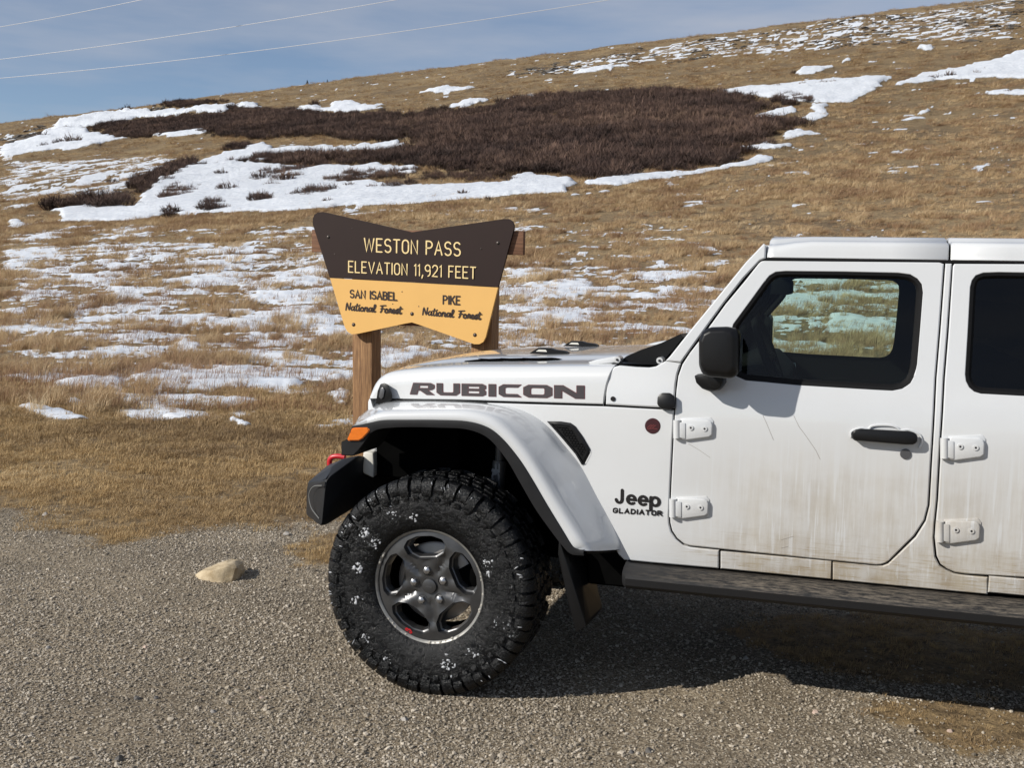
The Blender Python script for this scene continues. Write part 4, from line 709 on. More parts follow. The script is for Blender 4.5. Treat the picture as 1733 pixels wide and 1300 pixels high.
# ---- lateral shape of the body: half-width as a function of x (rearward) and z
_wz = np.linspace(.3, 2.0, 341); _ww = np.interp(_wz, [.3, .56, .64, .80, 1.00, 1.12, 1.20, 1.25, 1.295, 1.31, 1.76, 1.80, 2.0], [.765, .775, .785, .795, .80, .80, .797, .789, .778, .774, .690, .682, .64])
_ww = np.convolve(np.pad(_ww, 8, 'edge'), np.ones(17)/17, 'valid')
def wb(x, z):
    t = np.clip((0.92-x)/1.35, 0, 1.4); return float(np.interp(z, _wz, _ww)-0.15*t**1.25)
def side(px, py, wf=wb, off=0.0):
    y = -.78
    for _ in range(6):
        x, z = bp(px, py, y); y = -wf(x, z)-off
    return x, z
def S3(px, py, wf=wb, off=0.0):
    x, z = side(px, py, wf, off); return (x, -wf(x, z)-off, z)
MIR = []
def near(o): MIR.append(o); return o
def panel(name, outline, mat, holes=(), wf=wb, thick=.03, edge=.006, drop=.006, off=0.0, cx=.09, cz=.045, parent=None, px=True, sharp=None, mirror=True):
    P = [side(a, b, wf) for a, b in outline] if px else outline; Hs = [[side(a, b, wf) for a, b in h] if px else h for h in holes]
    bm = bmesh.new(); es = []
    for loop in [P]+Hs:
        vs = [bm.verts.new((p[0], 0, p[1])) for p in loop]; es += [bm.edges.new((vs[i], vs[(i+1) % len(vs)])) for i in range(len(vs))]
    bmesh.ops.triangle_fill(bm, edges=es, use_beauty=True, use_dissolve=False, normal=(0, -1, 0))
    if edge: bmesh.ops.inset_region(bm, faces=bm.faces[:], thickness=edge, use_even_offset=True, use_boundary=True)
    X = [v.co.x for v in bm.verts]; Z = [v.co.z for v in bm.verts]
    for x in np.arange(min(X)+cx/2, max(X), cx): bmesh.ops.bisect_plane(bm, geom=bm.verts[:]+bm.edges[:]+bm.faces[:], plane_co=(x, 0, 0), plane_no=(1, 0, 0))
    for z in np.arange(min(Z)+cz/2, max(Z), cz): bmesh.ops.bisect_plane(bm, geom=bm.verts[:]+bm.edges[:]+bm.faces[:], plane_co=(0, 0, z), plane_no=(0, 0, 1))
    bd = [e for e in bm.edges if len(e.link_faces) == 1]; bset = set(v for e in bd for v in e.verts)
    for v in bm.verts: v.co.y = -(wf(v.co.x, v.co.z)+off)+(drop if v in bset and edge else 0)
    if thick:
        r = bmesh.ops.extrude_edge_only(bm, edges=bd)
        for g in r['geom']:
            if isinstance(g, bmesh.types.BMVert): g.co.y += thick
    bmesh.ops.recalc_face_normals(bm, faces=bm.faces)
    # face outward (negative y)
    f = max(bm.faces, key=lambda q: abs(q.normal.y)*q.calc_area())
    if f.normal.y > 0: bmesh.ops.reverse_faces(bm, faces=bm.faces)
    me = bpy.data.meshes.new(name); bm.to_mesh(me); bm.free(); me.materials.append(mat); me.shade_smooth(); me.set_sharp_from_angle(angle=math.radians(sharp or 24))
    o = link(bpy.data.objects.new(name, me), parent or truck)
    if mirror: near(o)
    return o
def offset_loop(P, d):
    """offset a closed (x,z) loop; positive d grows it"""
    P = [np.array(p) for p in P]; n = len(P); A = sum(P[i][0]*P[(i+1) % n][1]-P[(i+1) % n][0]*P[i][1] for i in range(n)); s = 1 if A > 0 else -1; out = []
    for i in range(n):
        a = P[i]-P[i-1]; b = P[(i+1) % n]-P[i]; a = a/(np.linalg.norm(a)+1e-9); b = b/(np.linalg.norm(b)+1e-9); na = np.array([a[1], -a[0]])*s; nb = np.array([b[1], -b[0]])*s; m = na+nb; m = m/(np.linalg.norm(m)+1e-9); out.append(P[i]+m*d/max(.5, float(m@na)))
    return out
def round_loop(P, r, n=5):
    """round the corners of a closed loop with radius-like distance r"""
    P = [np.array(p, float) for p in P]; out = []; N = len(P)
    for i in range(N):
        a, b, c = P[i-1], P[i], P[(i+1) % N]; d1 = min(r, np.linalg.norm(a-b)*.45); d2 = min(r, np.linalg.norm(c-b)*.45); p = b+(a-b)/np.linalg.norm(a-b)*d1; q = b+(c-b)/np.linalg.norm(c-b)*d2
        for k in range(n+1):
            t = k/n; out.append((1-t)**2*p+2*t*(1-t)*b+t*t*q)
    return [tuple(p) for p in out]
def ring(name, outer, inner, mat, wf=wb, o0=0.0, o1=0.0, parent=None, mirror=True):
    """flat band between two loops of equal length that hugs the body side"""
    n = len(outer); vs = [(p[0], -(wf(p[0], p[1])+o0), p[1]) for p in outer]+[(p[0], -(wf(p[0], p[1])+o1), p[1]) for p in inner]; fs = [(i, (i+1) % n, n+(i+1) % n, n+i) for i in range(n)]
    o = obj(name, vs, fs, mat, parent or truck)
    return near(o) if mirror else o
def tw(L, dx, dy): return [(a+dx, b+dy) for a, b in L]

# ---- cab side panels
DOOR = [(1292.7, 441.3), (1400, 442.5), (1590, 444.2), (1597.3, 447), (1589, 560), (1582.3, 640), (1579.5, 700), (1575, 777.8), (1570.6, 855.3), (1564, 881), (1547, 907), (1516.8, 937), (1505, 949), (1499.6, 953), (1491, 956), (1482.3, 956.5), (1320, 940), (1168, 924.2), (1158, 921), (1146, 911), (1137.8, 898.4), (1134.5, 885), (1134, 872.6), (1137, 803.7), (1142, 704.6), (1145, 660), (1148, 637), (1155, 617), (1168, 597), (1182, 579), (1228, 515), (1262, 474), (1284, 446), (1288, 442.5)]
WIN = [(1237, 566), (1242, 549), (1272, 508), (1296, 475), (1303, 467), (1313, 461), (1330, 459.5), (1430, 460.5), (1520, 462.5), (1540, 465), (1552, 472), (1559, 481), (1561, 495), (1556, 560), (1551, 617), (1547, 635), (1540, 648), (1528, 657), (1510, 660.5), (1480, 659), (1347, 651), (1262, 643), (1246, 636), (1237, 622), (1234, 600)]
door = panel('front_door', DOOR, PAINT, [WIN], edge=.004, drop=.003); door['label'] = 'dust streaked front door'
def mirror_children(o): pass
WINL = [side(a, b) for a, b in WIN]; DOORL = [side(a, b) for a, b in DOOR]
ring('dark_gap_strip', offset_loop(DOORL, .016), offset_loop(DOORL, -.012), RUBBER_SEAL, o0=-.022, o1=-.022)  # black strip behind the door gap, stands in for the shade there
def window_set(loop, gmat, gname='window_glass', parent=None):
    ring('window_surround', offset_loop(loop, .002), offset_loop(loop, -.010), RUBBER_SEAL, o0=-.001, o1=-.003); ring('window_seal', offset_loop(loop, -.0095), offset_loop(loop, -.019), RUBBER_SEAL, o0=-.003, o1=-.014); ring('window_reveal', offset_loop(loop, -.0185), offset_loop(loop, -.0195), RUBBER_SEAL, o0=-.014, o1=-.035)
    return panel(gname, offset_loop(loop, -.014), gmat, px=False, thick=0, edge=0, off=-.017, cx=.5, cz=.12)
window_set(WINL, GLASS)
# inner door trims (below and behind the glass)
def wi(x, z): return wb(x, z)-.055
panel('door_inner_trim', offset_loop(DOORL, -.012), CABIN, [offset_loop(WINL, -.004)], wf=wi, px=False, thick=0, edge=0, cx=.3, cz=.15)
# rear door continues the cab: partly outside the photo
zT = side(1700, 445.6)[1]; RD = [(1615.5, 446.5), (1613, 450), (1606, 560), (1599.5, 640), (1596.4, 700), (1593.5, 743), (1588, 846.7), (1583.5, 890), (1582.3, 910), (1585.7, 941.5), (1592, 955), (1603, 963), (1616, 969), (1633, 971.6)]
rd = [side(a, b) for a, b in RD]; zb_ = side(1732, 977.2)[1]; xr_ = 2.70
RDL = rd+[(2.2, zb_), (xr_-.20, zb_), (xr_-.08, zb_+.03), (xr_-.03, zb_+.12), (xr_, zb_+.3), (xr_, zT-.3), (xr_-.02, zT), (2.3, zT)]
RW = [(1643, 485.8), (1639, 560), (1634.5, 633.8), (1636, 645), (1641, 655), (1649, 662), (1660, 665.5)]; rw = [side(a, b) for a, b in RW]; zwb = rw[-1][1]-.004; zwt = side(1690, 461.5)[1]
RWL = rw+[(2.5, zwb), (xr_-.14, zwb), (xr_-.10, zwb+.04), (xr_-.10, zwt-.06), (xr_-.14, zwt), (2.3, zwt)]+[side(a, b) for a, b in ((1690, 461.5), (1664, 462.5), (1652, 467), (1646, 475))]
o = panel('rear_door', RDL, PAINT, [RWL], px=False, edge=.004, drop=.003); ring('dark_gap_strip', offset_loop(RDL, .016), offset_loop(RDL, -.012), RUBBER_SEAL, o0=-.022, o1=-.022); window_set(RWL, PRIVACY, 'rear_window_glass'); panel('door_inner_trim', offset_loop(RDL, -.012), CABIN, [offset_loop(RWL, -.004)], wf=wi, px=False, thick=0, edge=0, cx=.3, cz=.15)  # rear door gap gets the same black strip in place of shade
# fender side below the bonnet seam
FEND = [(1022, 688.3), (1080, 691.5), (1140.5, 694.5), (1139.5, 704.6), (1134.5, 803.7), (1131.2, 872.6), (1132, 886), (1135, 900), (1143.5, 913), (1156, 923.5), (1168, 927), (1216.5, 932), (1216, 962.5), (1136, 955.5), (1056, 948), (1046, 938), (1030, 905), (1000, 850), (965, 790), (930, 745), (895, 715), (840, 695), (760, 689), (690, 688), (645, 690), (640, 680), (666, 678.6), (780, 680.6), (900, 684.6)]
panel('front_fender_side', FEND, PAINT, edge=.004, drop=.003)
COWL = [(1025.3, 684.8), (1025.8, 668), (1027.2, 652), (1031, 634), (1039, 621.5), (1048, 619), (1075, 621.5), (1098, 622.5), (1110, 620.5), (1119, 615), (1126, 611.5), (1152, 615.2), (1146, 633), (1143, 651), (1141.5, 672), (1141, 691), (1113, 689.6), (1070, 687.4)]
panel('cowl_side', COWL, PAINT, edge=.005, drop=.004)
# A-pillar / windscreen frame side
APIL = [(1126.5, 611), (1134, 603), (1175, 551), (1220, 496), (1262, 444), (1292.5, 412), (1296.5, 415), (1295.5, 437), (1286, 441), (1258, 471), (1225, 513), (1180, 575), (1165, 596), (1152.5, 613.5)]
panel('windscreen_frame_side', APIL, PAINT, edge=.005, drop=.004, thick=.06, off=.002)
# sill and middle pillar
panel('sill_panel', [(1219.5, 934), (1320, 942.5), (1406.8, 951), (1406.8, 981.3), (1219.5, 963.2)], PAINT, edge=.004, drop=.004)
PILLAR = [(1409.5, 952), (1482, 959), (1494, 958.5), (1503, 955), (1519.5, 939.5), (1550, 909.5), (1567, 882.5), (1573.7, 855.5), (1578, 778), (1582.5, 700), (1585.3, 640), (1592, 560), (1600.3, 446), (1611, 446.4), (1603, 560), (1596.5, 640), (1593.4, 700), (1590.5, 743), (1585, 846.7), (1580.5, 890), (1579.3, 911), (1582.5, 943), (1589.5, 957.5), (1601.5, 966), (1615, 972), (1633, 974.6), (1671.5, 978), (1671.5, 1006.8), (1540, 994.5), (1409.5, 982)]
panel('pillar_and_sill', PILLAR, PAINT, edge=.004, drop=.004)
zs0, zs1 = side(1732, 1009)[1], zb_-.008
xs0 = side(1674, 980)[0]
panel('rear_sill_panel', [(xs0, zs0), (2.72, zs0), (2.75, zs0+.05), (2.75, zT), (xr_+.006, zT), (xr_+.006, zb_+.3), (xr_-.02, zb_+.12), (xr_-.075, zb_+.022), (xr_-.2, zs1), (xs0, zs1)], PAINT, px=False, edge=.004, drop=.004)

# ---- bonnet
_hx = []; _hz = []
for a, b in ((629.3, 674.8), (666, 675.5), (780, 677.3), (900, 681), (1022.5, 684.8)):
    x, z = side(a, b); _hx.append(x); _hz.append(z)
def zseam(x): return float(np.interp(x, _hx, _hz))
def wh(x, z): return wb(x, zseam(x))-.002-.10*max(0, z-zseam(x))**1.3
_cx, _cz_ = [], []
for a, b in ((631, 668), (634, 657), (640, 646), (648, 637.5), (660, 631), (680, 627), (720, 623.5), (783, 620.2), (889, 619.6), (960, 618.8), (1022, 617.5)):
    x, z = side(a, b, lambda x, z: wh(x, z)-.03); _cx.append(x); _cz_.append(z)
x_nose, x_end = _cx[0], side(1021.5, 660)[0]
_cs = np.array(catmull(list(zip(_cx, _cz_)), 6))
def zcr(x): return float(np.interp(x, _cs[:, 0], _cs[:, 1]))
rows = []
xs = np.concatenate([_cs[:, 0][_cs[:, 0] < x_end-.005], [x_end]]); xs = [x for i, x in enumerate(xs) if i == 0 or x-xs[i-1] > .002]
for x in xs:
    z0 = zseam(x); z1 = zcr(x); ws = wh(x, z1); prof = []; d = max(z1-z0-.045, .004)
    for t in (0, .04, .25, .5, .75, 1.0): prof.append((wh(x, z0+d*t)-(.006 if t == 0 else 0), z0+d*t))
    r_ = z1-(z0+d)
    for a in (18, 36, 54, 72, 90): prof.append((ws-.045*(1-math.cos(math.radians(a))), z0+d+r_*math.sin(math.radians(a))))
    f_ = float(sstep(x_nose, x_nose+.35, np.array(x))); dm = .022*f_
    for wv, dz in ((.58, .004), (.53, .006), (.49, .007), (.465, .010), (.445, .016), (.42, .020), (.36, .022), (.24, .0235), (.12, .0243), (0, .0245)):
        if wv < ws-.05: prof.append((wv, z1+dm*dz/.0245+.004*f_*min(1, (.6-wv)/.3)))
        else: prof.append((min(ws-.05, wv), z1))
    row = []
    front = .075*(1-float(sstep(x_nose, x_nose+.55, np.array(x))))
    bk = .034*float(sstep(x_end-.22, x_end, np.array(x)))
    for k, (wv, zz) in enumerate(prof): row.append((x-front*(1-(wv/.65)**2)+bk*min(1.3, max(0, (zz-z0)/max(z1-z0, .01)))**2.2, -wv, zz))
    row += [(p[0], -p[1], p[2]) for p in row[-2::-1]]; rows.append(row)
hood = grid_obj('bonnet', rows, PAINT, truck); hood.data.set_sharp_from_angle(angle=math.radians(50))
# skirts under the bonnet edge and its rear lip
for end in (0, -1):
    r0 = rows[end]; obj('bonnet_edge', list(r0)+[(p[0]+(.012 if end == 0 else -.002), p[1]*.985, p[2]-.05) for p in r0], [(i, i+1, len(r0)+i+1, len(r0)+i) for i in range(len(r0)-1)], PAINT, truck)
def ontop(px, py, wguess):
    """bonnet-top point seen at a photo point: march along the ray"""
    d = ray(px, py); best = None
    for t in np.linspace(2.2, 6, 1500):
        P = CPOS+d*t-TO; x, y, z = P@TX, P@TY, P[2]
        if abs(y) < .75 and -.5 < x < x_end+.25:
            zt = top_z(x, y)
            if z < zt: return (float(x), float(y), float(zt))
    return V3(px, py, wguess)
def top_z(x, y):
    f_ = float(sstep(x_nose, x_nose+.35, np.array(x))); w = abs(y); z1 = zcr(min(max(x, x_nose), x_end))
    return z1+.022*f_*float(np.interp(w, [0, .12, .24, .36, .42, .445, .465, .49, .53, .58], [1, .99, .96, .9, .82, .65, .41, .29, .24, .16]))+.004*f_*min(1, max(0, (.6-w)/.3))
def slot(a, b, hgt):
    p = ontop(*a, -.45); q = ontop(*b, -.45); pts = []; n = 24; vs = []; fs = []
    yv = (p[1]+q[1])/2
    for i in range(n+1):
        t = i/n; x = p[0]+(q[0]-p[0])*t; hh = hgt*(math.sin(math.pi*min(1, t*1.25+.06)) if t < .5 else min(1, (1-t)*9))**.6
        for s in (-1, 1): y = yv+s*hh; vs.append((x, y, top_z(x, y)+.0025))
    fs = [(2*i, 2*i+1, 2*i+3, 2*i+2) for i in range(n)]; return near(obj('bonnet_vent', vs, fs, INNER, truck))
slot((789, 610.3), (949.6, 610.3), .030)
# louvre blades in the vent
p = ontop(800, 610.3, -.45); q = ontop(940, 610.3, -.45)
for i in range(3):
    t = .22+.26*i; x = p[0]+(q[0]-p[0])*t; near(hull('vent_blade', [(x+a, p[1]+b, top_z(x, p[1])+c) for a in (-.055, .055) for b in (-.012, .004) for c in (.0022, .0045)], BLACK, truck, .0005, 1))
# black rest brackets on the bonnet
def bracket(x, y):
    z = top_z(x, y); bm = bmesh.new(); out = [(-.085, 0), (-.068, .012), (-.045, .026), (.01, .026), (.03, .020), (.075, .016), (.088, .010), (.09, 0)]
    bm_ = bmesh.new(); f0 = [bm_.verts.new((x+a, y-.018, z+b)) for a, b in out]; f1 = [bm_.verts.new((x+a, y+.018, z+b)) for a, b in out]; bm_.faces.new(f0); bm_.faces.new(f1[::-1])
    for i in range(len(out)): bm_.faces.new((f0[i], f1[i], f1[(i+1) % len(out)], f0[(i+1) % len(out)]))
    o = bobj('bonnet_rest', bm_, BLACK, truck, True, 30); hl = [(-.055, .010), (-.042, .019), (-.01, .019), (-.004, .010)]
    obj('slot', [(x+a, y-.0195, z+b) for a, b in hl], [(0, 1, 2, 3)], WHITEPL, o, False); bm.free(); return o
pn = ontop(937, 597, -.3); bracket(pn[0], -.30); bracket(pn[0], .30)
# ---- cowl top, wipers, windscreen
cw = [S3(a, b) for a, b in ((1036, 622), (1055, 622), (1098, 624), (1119, 616))]; xw0 = side(1036, 622)[0]; xw1 = side(1126, 612)[0]; zw = side(1040, 619)[1]
vs = []
for x, z in ((x_end+.004, zcr(x_end)-.004), (x_end+.02, zcr(x_end)+.004), (xw1-.02, zw+.006), (xw1+.06, zw+.01)):
    for y in (-.69, -.62, -.55, -.3, 0, .3, .55, .62, .69): vs.append((x, y, z+.012*(1-(y/.7)**2)))
obj('cowl_top', vs, [(i*9+k, i*9+k+1, i*9+k+10, i*9+k+9) for i in range(3) for k in range(8)], BLACK, truck)
pA = side(1127, 612); pB = side(1292, 413); yb, yt_ = -(wb(*pA)-.06), -(wb(*pB)-.05)
bx_, bz_ = pA[0]+.012, pA[1]-.03; tx_, tz_ = pB[0]-.0, pB[1]-.012
def wsp(u, v, off=0):
    x = bx_+(tx_-bx_)*v; z = bz_+(tz_-bz_)*v; y = (yb+(yt_-yb)*v)*u; return (x-.03*(1-u*u)+off, y, z)
grid_obj('windscreen', [[wsp(u, v, .012) for u in np.linspace(-1, 1, 9)] for v in np.linspace(0, 1, 7)], WSHIELD, truck)
fr_o = [(-1.0, 0), (1.0, 0), (1.0, 1), (-1.0, 1)]
for a, b, c, d in ((-1, 1, .93, 1.02), (-1, 1, -.02, .06), (-1, -.93, .05, .94), (.93, 1, .05, .94)):
    bm = bmesh.new(); U = np.linspace(a, b, 9 if b-a > 1 else 3)
    for off in (-.004, .03):
        pass
    A_ = [[bm.verts.new(wsp(u, v, o_)) for o_, v in ((-.008, c), (-.008, d), (.035, d), (.035, c))] for u in U]
    for r0, r1 in zip(A_, A_[1:]):
        for k in range(4): bm.faces.new((r0[k], r0[(k+1) % 4], r1[(k+1) % 4], r1[k]))
    bm.faces.new(A_[0]); bm.faces.new(A_[-1][::-1]); bobj('windscreen_frame', bm, PAINT, truck, True, 40)
for y0, y1 in ((-.58, -.02), (.02, .50)):
    a = wsp(y0/abs(yb), .03, -.05); b = wsp((y0*.55+y1*.45)/abs(yb), .22, -.035); near_ = bm_tube(bmesh.new(), [a, ((a[0]+b[0])/2, (a[1]+b[1])/2, (a[2]+b[2])/2+.012), b], [.012, .010, .007], 8); o = bobj('wiper', near_, BLACK, truck, True, 50)
    c = wsp((y0-.02)/abs(yb), .10, -.025); e = wsp((y1+.02)/abs(yb), .26, -.025); bm = bm_tube(bmesh.new(), [c, b, e], [.006, .009, .006], 6); bobj('blade', bm, BLACK, o)
# dark cowl cover rising to the screen foot on the near side, as seen past the bonnet
WEDGE = [(1050, 611), (1060, 603), (1085, 592), (1120, 580), (1152, 565), (1156, 571), (1140, 590), (1122, 611), (1108, 618), (1075, 618)]
vsn = [bp(a, b, -.60) for a, b in WEDGE]; bm = bmesh.new(); f0 = [bm.verts.new((p[0], -.60, p[1])) for p in vsn]; f1 = [bm.verts.new((p[0]+.0, -.10, p[1]-.012)) for p in vsn]; bm.faces.new(f0); bm.faces.new(f1[::-1])
for i in range(len(vsn)): bm.faces.new((f0[i], f1[i], f1[(i+1) % len(vsn)], f0[(i+1) % len(vsn)]))
near(bobj('cowl_cover', bm, BLACK, truck, True, 25))
for a, b in ((1045.5, 608.5), (1117, 610)):
    p = V3(a, b, -.655); o = tube('windscreen_hinge_bolt', [(p[0], p[1]+.05, p[2]), (p[0], p[1]-.012, p[2])], .013, PAINT, truck, 14); near(o); o2 = tube('bolt_head', [(p[0], p[1]-.011, p[2]), (p[0], p[1]-.016, p[2])], .005, BADGE, o, 8)
hp = [V3(a, b, -.66) for a, b in ((995, 613), (1012, 608), (1040, 603), (1049, 604), (1051, 612), (1040, 614), (1000, 617))]; near(hull('bonnet_hinge', hp+[(p[0], p[1]+.03, p[2]-.004) for p in hp], PAINT, truck, .003, 2))

# ---- roof
zg = side(1450, 438)[1]; xf, xj = side(1298, 425)[0], side(1607.5, 425)[0]
def roof_row(x, front):
    zt = side(1450, 408.5)[1]; k = float(sstep(0, .16, np.array(front))); low = (1-k)*.022; w0 = wb(x, zg)-.002
    P = [(w0-.008, zg-.004), (w0, zg+.002), (w0-.004, zg+.02), (w0-.008, zt-.020-low), (w0-.014, zt-.008-low), (w0-.03, zt-low*.9), (w0-.07, zt+.004-low*.8), (w0-.12, zt+.006-low*.6), (w0-.135, zt+.017-low*.5), (w0-.16, zt+.022-low*.4), (w0-.30, zt+.028), (.15, zt+.032), (0, zt+.033)]
    r = [(x, -w, z) for w, z in P]; return r+[(p[0], -p[1], p[2]) for p in r[-2::-1]]
def roof_part(name, x0, x1, front):
    rows = [roof_row(x, (x-x0) if front else 1) for x in ([x0, x0+.006, x0+.03, x0+.06, x0+.1, x0+.16, x0+.3] if front else [x0, x0+.006, x0+.2])+[x1-.2, x1-.006, x1]]
    rows[0] = [(p[0], p[1]*.99, p[2]-.006) for p in rows[0]]; rows[-1] = [(p[0], p[1]*.99, p[2]-.006) for p in rows[-1]]
    o = grid_obj(name, rows, PAINT, truck); o.data.set_sharp_from_angle(angle=math.radians(55)); vs = []
    for r in (rows[0], rows[-1]): obj('roof_edge', list(r)+[(p[0], p[1], p[2]-.03) for p in r], [(i, i+1, len(r)+i+1, len(r)+i) for i in range(len(r)-1)], PAINT, o)
roof_part('front_roof_panel', xf, xj-.003, True); roof_part('rear_roof_panel', xj+.004, 2.76, False)
box('headliner', (xf+.03, -.66, zg-.03), (2.74, .66, zg+.012), CABIN, truck, .004, 1)
near(tube('roof_gutter', [(xf-.01, -(wb(xf, zg)-.012), zg-.006), (2.74, -(wb(2.7, zg)-.012), zg-.006)], .009, RUBBER_SEAL, truck, 8))

# ---- flare: white arch over the front wheel with a black lip
CPX = [(597, 722), (612, 719.5), (628, 716), (650, 712), (690, 711.5), (740, 711.7), (790, 714), (825, 724), (850, 743), (875, 773), (896, 805), (924, 853), (949, 894), (967, 923), (978, 930.5), (988, 932.5)]
APX = [(598, 719), (607, 705), (631, 688), (652, 679.5), (690, 677.5), (748, 678), (818, 681.5), (871, 690), (905, 704), (932, 724), (955, 750), (983, 784), (1009, 833), (1038, 887), (1052, 918), (1052, 931)]
DPX = [(590, 745), (606, 741), (622, 736), (643, 726), (690, 723), (745, 724), (785, 726), (815, 735), (836, 751), (860, 782), (879, 815), (905, 860), (928, 893), (950, 922), (966, 938), (988, 941)]
YC = -.935
Cc = np.array([bp(a, b, YC) for a, b in CPX]); Aa = []
for a, b in APX:
    x, z = side(a, b); Aa.append((x, -wb(x, z)+.012, z))
Aa = np.array(Aa); Dd = np.array([bp(a, b, -.942) for a, b in DPX]); n = len(Cc)
tg = np.gradient(Cc, axis=0); tg /= np.linalg.norm(tg, axis=1)[:, None]; nr = np.stack([-tg[:, 1], tg[:, 0]], -1)
nr[nr[:, 1] < -.3] *= -1; nr[12:] = nr[11]
hgt = np.interp(np.arange(n), [0, 1, 2, 3, 5, 7, 9, 12, 13, 14, 15], [.004, .018, .030, .036, .040, .046, .052, .055, .055, .05, .045])
rows = []
for i in range(n):
    c = np.array([Cc[i, 0], YC, Cc[i, 1]]); nn = np.array([nr[i, 0], 0, nr[i, 1]]); h = hgt[i]; b0 = c+nn*h*.55+np.array([0, -.002, 0]); b1 = c+nn*h*.88+np.array([0, .010, 0]); b2 = c+nn*h+np.array([0, .030, 0]); a = Aa[i]
    m1 = b2*.7+a*.3+nn*.004; m2 = b2*.35+a*.65+nn*.004; R_ = [c-nn*.012+np.array([0, .006, 0]), c, b0, b1, b2, m1, m2, a, a+np.array([0, .02, -.0])-nn*.012]
    if i >= n-2:
        L_ = [c+np.array([0, .02, 0]), c]+[c*(1-t)+a*t+np.array([0, -.012*math.sin(math.pi*t), 0]) for t in (.13, .26, .38, .6, .82)]+[a, a+np.array([0, .03, 0])]; k_ = 1.0 if i == n-1 else .45
        R_ = [p*(1-k_)+q*k_ for p, q in zip(R_, L_)]
    rows.append(R_)
cols = [catmull([rows[i][k] for i in range(n)], 5) for k in range(len(rows[0]))]; rows2 = [[cols[k][i] for k in range(len(cols))] for i in range(len(cols[0]))]
fl = grid_obj('wheel_flare', rows2, PAINT, truck); fl.data.set_sharp_from_angle(angle=math.radians(60)); near(fl)
e = rows2[-1]; near(obj('flare_end', [tuple(p) for p in e]+[(p[0]-.02, p[1]+.02, p[2]-.018) for p in e], [(i, i+1, len(e)+i+1, len(e)+i) for i in range(len(e)-1)], TRIM, truck))
rows = []
for i in range(n):
    c = np.array([Cc[i, 0], YC-.004, Cc[i, 1]]); d = np.array([Dd[i, 0], -.942, Dd[i, 1]]); nn = np.array([nr[i, 0], 0, nr[i, 1]])
    rows.append([c+np.array([0, .012, 0])+nn*.004, c+nn*.001+np.array([0, -.003, 0]), c*.6+d*.4+np.array([0, -.005, 0]), d, d+np.array([0, .03, 0])+nn*.004, d+np.array([0, .20, 0])+nn*.02, np.array([d[0], -.45, d[2]])+nn*.05])
cols = [catmull([rows[i][k] for i in range(n)], 5) for k in range(len(rows[0]))]; rows2 = [[cols[k][i] for k in range(len(cols))] for i in range(len(cols[0]))]
lip = grid_obj('flare_trim', [r[:5] for r in rows2], TRIM, truck); lip.data.set_sharp_from_angle(angle=math.radians(45)); near(lip)
near(grid_obj('wheel_well_liner', [r[4:] for r in rows2], INNER, truck))
# lamp housing at the front tip with amber marker
HOUS = [(577, 748), (577, 771), (598, 772), (607, 763), (623, 739), (631, 725), (626, 721.5), (597, 722.5), (590, 740), (586, 747)]
hn = [V3(a, b, -.938) for a, b in HOUS]; bm = bmesh.new(); f0 = [bm.verts.new(p) for p in hn]; f1 = [bm.verts.new((p[0]+.0, -.70, p[2])) for p in hn]; bm.faces.new(f0); bm.faces.new(f1[::-1])
for i in range(len(hn)): bm.faces.new((f0[i], f1[i], f1[(i+1) % len(hn)], f0[(i+1) % len(hn)]))
bmesh.ops.bevel(bm, geom=[e for e in bm.edges if all(v in f0 for v in e.verts)], offset=.004, segments=2, affect='EDGES'); near(bobj('marker_housing', bm, TRIM, truck, True, 30))
AM = [(588, 743.5), (596, 725), (601, 723.8), (622, 723.5), (625.5, 727), (625, 731), (614, 742.5), (608, 746), (590, 746)]
an = [V3(a, b, -.944) for a, b in AM]; bm = bmesh.new(); f0 = [bm.verts.new((p[0], -.949, p[2])) for p in an]; f1 = [bm.verts.new((p[0], -.930, p[2])) for p in an]; bm.faces.new(f0)
for i in range(len(an)): bm.faces.new((f0[i], f1[i], f1[(i+1) % len(an)], f0[(i+1) % len(an)]))
bmesh.ops.bevel(bm, geom=[e for e in bm.edges if all(v in f0 for v in e.verts)], offset=.004, segments=3, affect='EDGES'); near(bobj('amber_marker_lamp', bm, AMBER, truck, True, 40))

# ---- wheel well: inner wall, spring tower, shock absorber, axle, frame
box('engine_bay', (-.34, -.44, .62), (.95, .44, zseam(0)-.06), INNER, truck, .02, 1)
box('floor_pan', (.72, -.755, .60), (2.74, .755, .66), INNER, truck, .01, 1)
for s in (-1, 1): box('frame_rail', (-.50, s*.42-.045, .48), (4.6, s*.42+.045, .62), INNER, truck, .01, 1)
FW_ = [(.62, -.76, .62), (.62, -.45, .62), (.80, -.45, .62), (.80, -.76, .62)]
near(box('firewall', (.66, -.745, .60), (.90, -.40, 1.14), INNER, truck, .02, 1)); near(box('fender_inner', (-.33, -.63, 1.06), (.66, -.42, 1.125), INNER, truck, .01, 1))
tube('front_axle', [(0, -.66, .42), (0, .66, .42)], .05, INNER, truck, 14)
GREYSH = simple('shock_grey', (.10, .10, .105), .4, .4)
x1, z1 = bp(846, 775, -.56); x2, z2 = bp(838, 900, -.56)
near(tube('shock_absorber', [(x1+.0, -.56, z1+.12), (x1, -.56, z1-.01), (x1, -.56, z1-.012), (x2, -.58, z2)], [.020, .020, .030, .030], GREYSH, truck, 14))
sh = None
for k, chh in enumerate('FOX'):
    zc_ = z1-.035-.040*k
    lettering('shock_lettering', chh, lambda u, v, kk, zc_=zc_: (x1-.022+.030*v, -.593-.0003*kk, zc_-.016+.028*u), .2, .1, GREYPL, truck)

